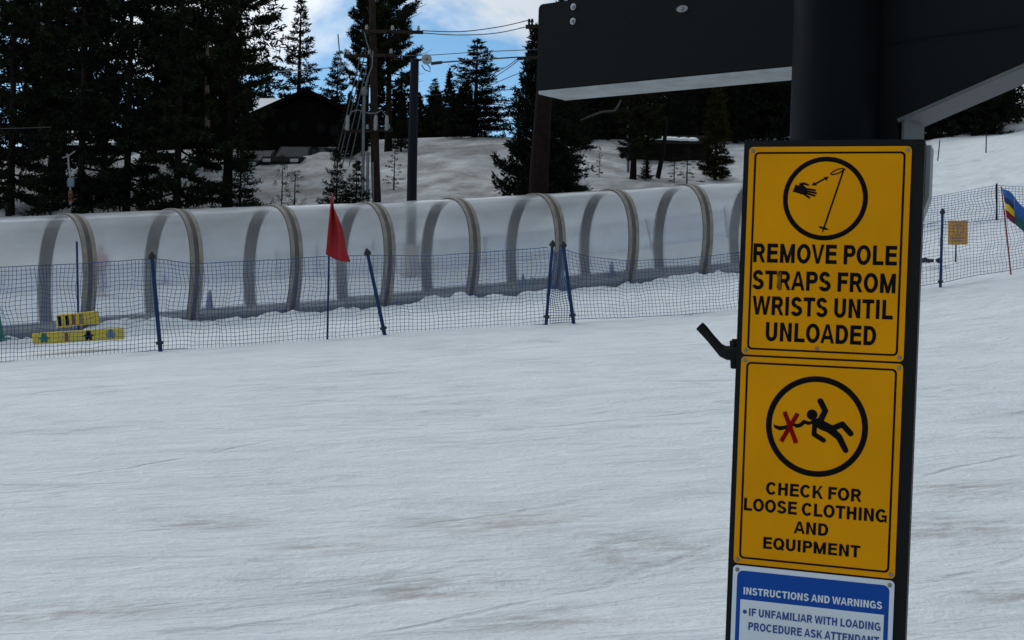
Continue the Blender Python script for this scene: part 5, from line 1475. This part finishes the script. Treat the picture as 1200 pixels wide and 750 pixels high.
wire([(463, 65.5), (505, 64.5), (560, 61), (630, 58)], [46, 45, 44, 43], .013, 'thin wire passing just above the floodlight')
wire([(518, 73), (560, 70), (606, 67)], [37.5, 40, 43.3], .022, 'thick wire running right from the floodlight splice')
wire([(606, 69), (594, 78), (575, 88)], [43.3, 55, 68], .016, 'upper of three slanting wires dropping behind the broad fir')
wire([(607, 71), (594, 81), (575, 93)], [43.3, 55, 68], .016, 'middle of three slanting wires dropping behind the broad fir')
wire([(636, 76), (600, 89), (575, 100)], [43.3, 55, 68], .016, 'lowest of three slanting wires dropping behind the broad fir')
wire([(490, 113), (555, 108), (625, 103)], [60, 62, 62], .02, 'wire crossing the sky at the middle of the broad fir')
wire([(560, 123), (590, 122), (630, 118)], [66, 66, 66], .02, 'faint wire right of the broad fir below its middle')
wire([(560, 146), (590, 145.5), (630, 143)], [66, 66, 66], .02, 'lowest faint wire just above the snow crest')
wire([(300, 86), (350, 82.5), (403, 78)], [62, 56, 46.2], .016, 'wire from the wooden pole leftwards across the narrow spruce')
wire([(-30, 151), (15, 150.5), (60, 149)], [45, 45, 45], .016, 'short level wire among the left trees')

# hydrant among the left trees
D5 = 45.4
p = ground(83, 238, D5)
hy = empty('snow_hydrant', p, 'thin pale pipe with a blue-grey box and rusty foot in the left trees', 'hydrant')
def A5(px, py): return at(px, py, D5)
b = MB(); b.tube([A5(82.5, 240), A5(82.5, 206), A5(80.5, 194), A5(80, 182), A5(78, 180.5)], [.035, .035, .03, .028, .028], 8); b.tube([A5(73, 185), A5(80, 183), A5(88, 177)], .022, 6); b.build('pipe', M['porcelain'], hy, True)
b = MB(); b.box(A5(83.5, 214), (.22, .18, .30), None, .04); b.build('box', M['hydrant_blue'], hy)
b = MB(); b.lathe(A5(82.5, 236), [(.09, 0), (.08, .1), (.10, .14), (.06, .36)], 12); b.build('valve_foot', M['hydrant_red'], hy, True)

# ------------------------------------------------------------------ skier beyond the tunnel
def skin(name, verts, edges, radii, m, parent, root=0, sub=2):
    me = bpy.data.meshes.new(name); me.from_pydata([tuple(v) for v in verts], edges, [])
    o = bpy.data.objects.new(name, me); COL.objects.link(o)
    sk = o.modifiers.new('skin', 'SKIN'); sk.use_smooth_shade = True
    for i, r in enumerate(radii):
        sv = me.skin_vertices[0].data[i]; sv.radius = (r, r) if not hasattr(r, '__len__') else r
        sv.use_root = (i == root)
    ss = o.modifiers.new('sub', 'SUBSURF'); ss.levels = sub; ss.render_levels = sub
    dg = bpy.context.evaluated_depsgraph_get(); dg.update()
    me2 = bpy.data.meshes.new_from_object(o.evaluated_get(dg))
    me2.materials.clear(); me2.materials.append(m)
    bpy.data.objects.remove(o)
    o2 = bpy.data.objects.new(name, me2); COL.objects.link(o2)
    if parent: o2.parent = parent
    return o2
D6 = 37.0
p = at(116, 341, D6)
p.z = gz(p.x, p.y)
ps = empty('skier', p, 'child in a dusky pink jacket and helmet seen through the tunnel', 'person', None, (0, 0, .5))
hs = 1.28 / 1.7
def J(x, y, z): return Vector((x, y, z)) * hs
body_v = [J(0, 0, .92), J(0, 0, 1.15), J(0, 0, 1.38), J(0, -.01, 1.48), J(0, -.03, 1.60), J(-.10, 0, .88), J(-.12, -.06, .50), J(-.12, 0, .08), J(.10, 0, .88), J(.12, -.06, .50), J(.12, 0, .08),
          J(-.19, 0, 1.37), J(-.27, -.04, 1.12), J(-.20, -.22, .98), J(.19, 0, 1.37), J(.27, -.04, 1.12), J(.20, -.22, .98), J(-.12, -.14, .05), J(.12, -.14, .05)]
body_e = [(0, 1), (1, 2), (2, 3), (3, 4), (0, 5), (5, 6), (6, 7), (0, 8), (8, 9), (9, 10), (2, 11), (11, 12), (12, 13), (2, 14), (14, 15), (15, 16), (7, 17), (10, 18)]
body_r = [r * hs for r in (.14, .13, .14, .06, .10, .09, .065, .05, .09, .065, .05, .06, .05, .04, .06, .05, .04, .05, .05)]
bd = skin('body', body_v, body_e, body_r, M['skin'], ps)
skin('jacket', [body_v[i] for i in (0, 1, 2, 11, 12, 13, 14, 15, 16)], [(0, 1), (1, 2), (2, 3), (3, 4), (4, 5), (2, 6), (6, 7), (7, 8)], [r * hs for r in (.175, .165, .17, .085, .075, .06, .085, .075, .06)], M['jacket'], ps)
skin('trousers', [body_v[i] for i in (0, 5, 6, 7, 8, 9, 10)], [(0, 1), (1, 2), (2, 3), (0, 4), (4, 5), (5, 6)], [r * hs for r in (.15, .115, .09, .075, .115, .09, .075)], M['trousers'], ps)
b = MB(); b.lathe(J(0, -.02, 1.60), [(.118 * hs, -.02 * hs), (.125 * hs, .04 * hs), (.10 * hs, .11 * hs), (.05 * hs, .145 * hs)], 16); o = b.build('helmet', M['helmet'], None, True); o.parent = ps
b = MB()
for s in (-1, 1):
    b2 = MB(); b2.box(J(s * .12, -.08, .015), (.07, 1.1, .02), None, .005); o = b2.build('ski', M['pole_red'], None); o.parent = ps
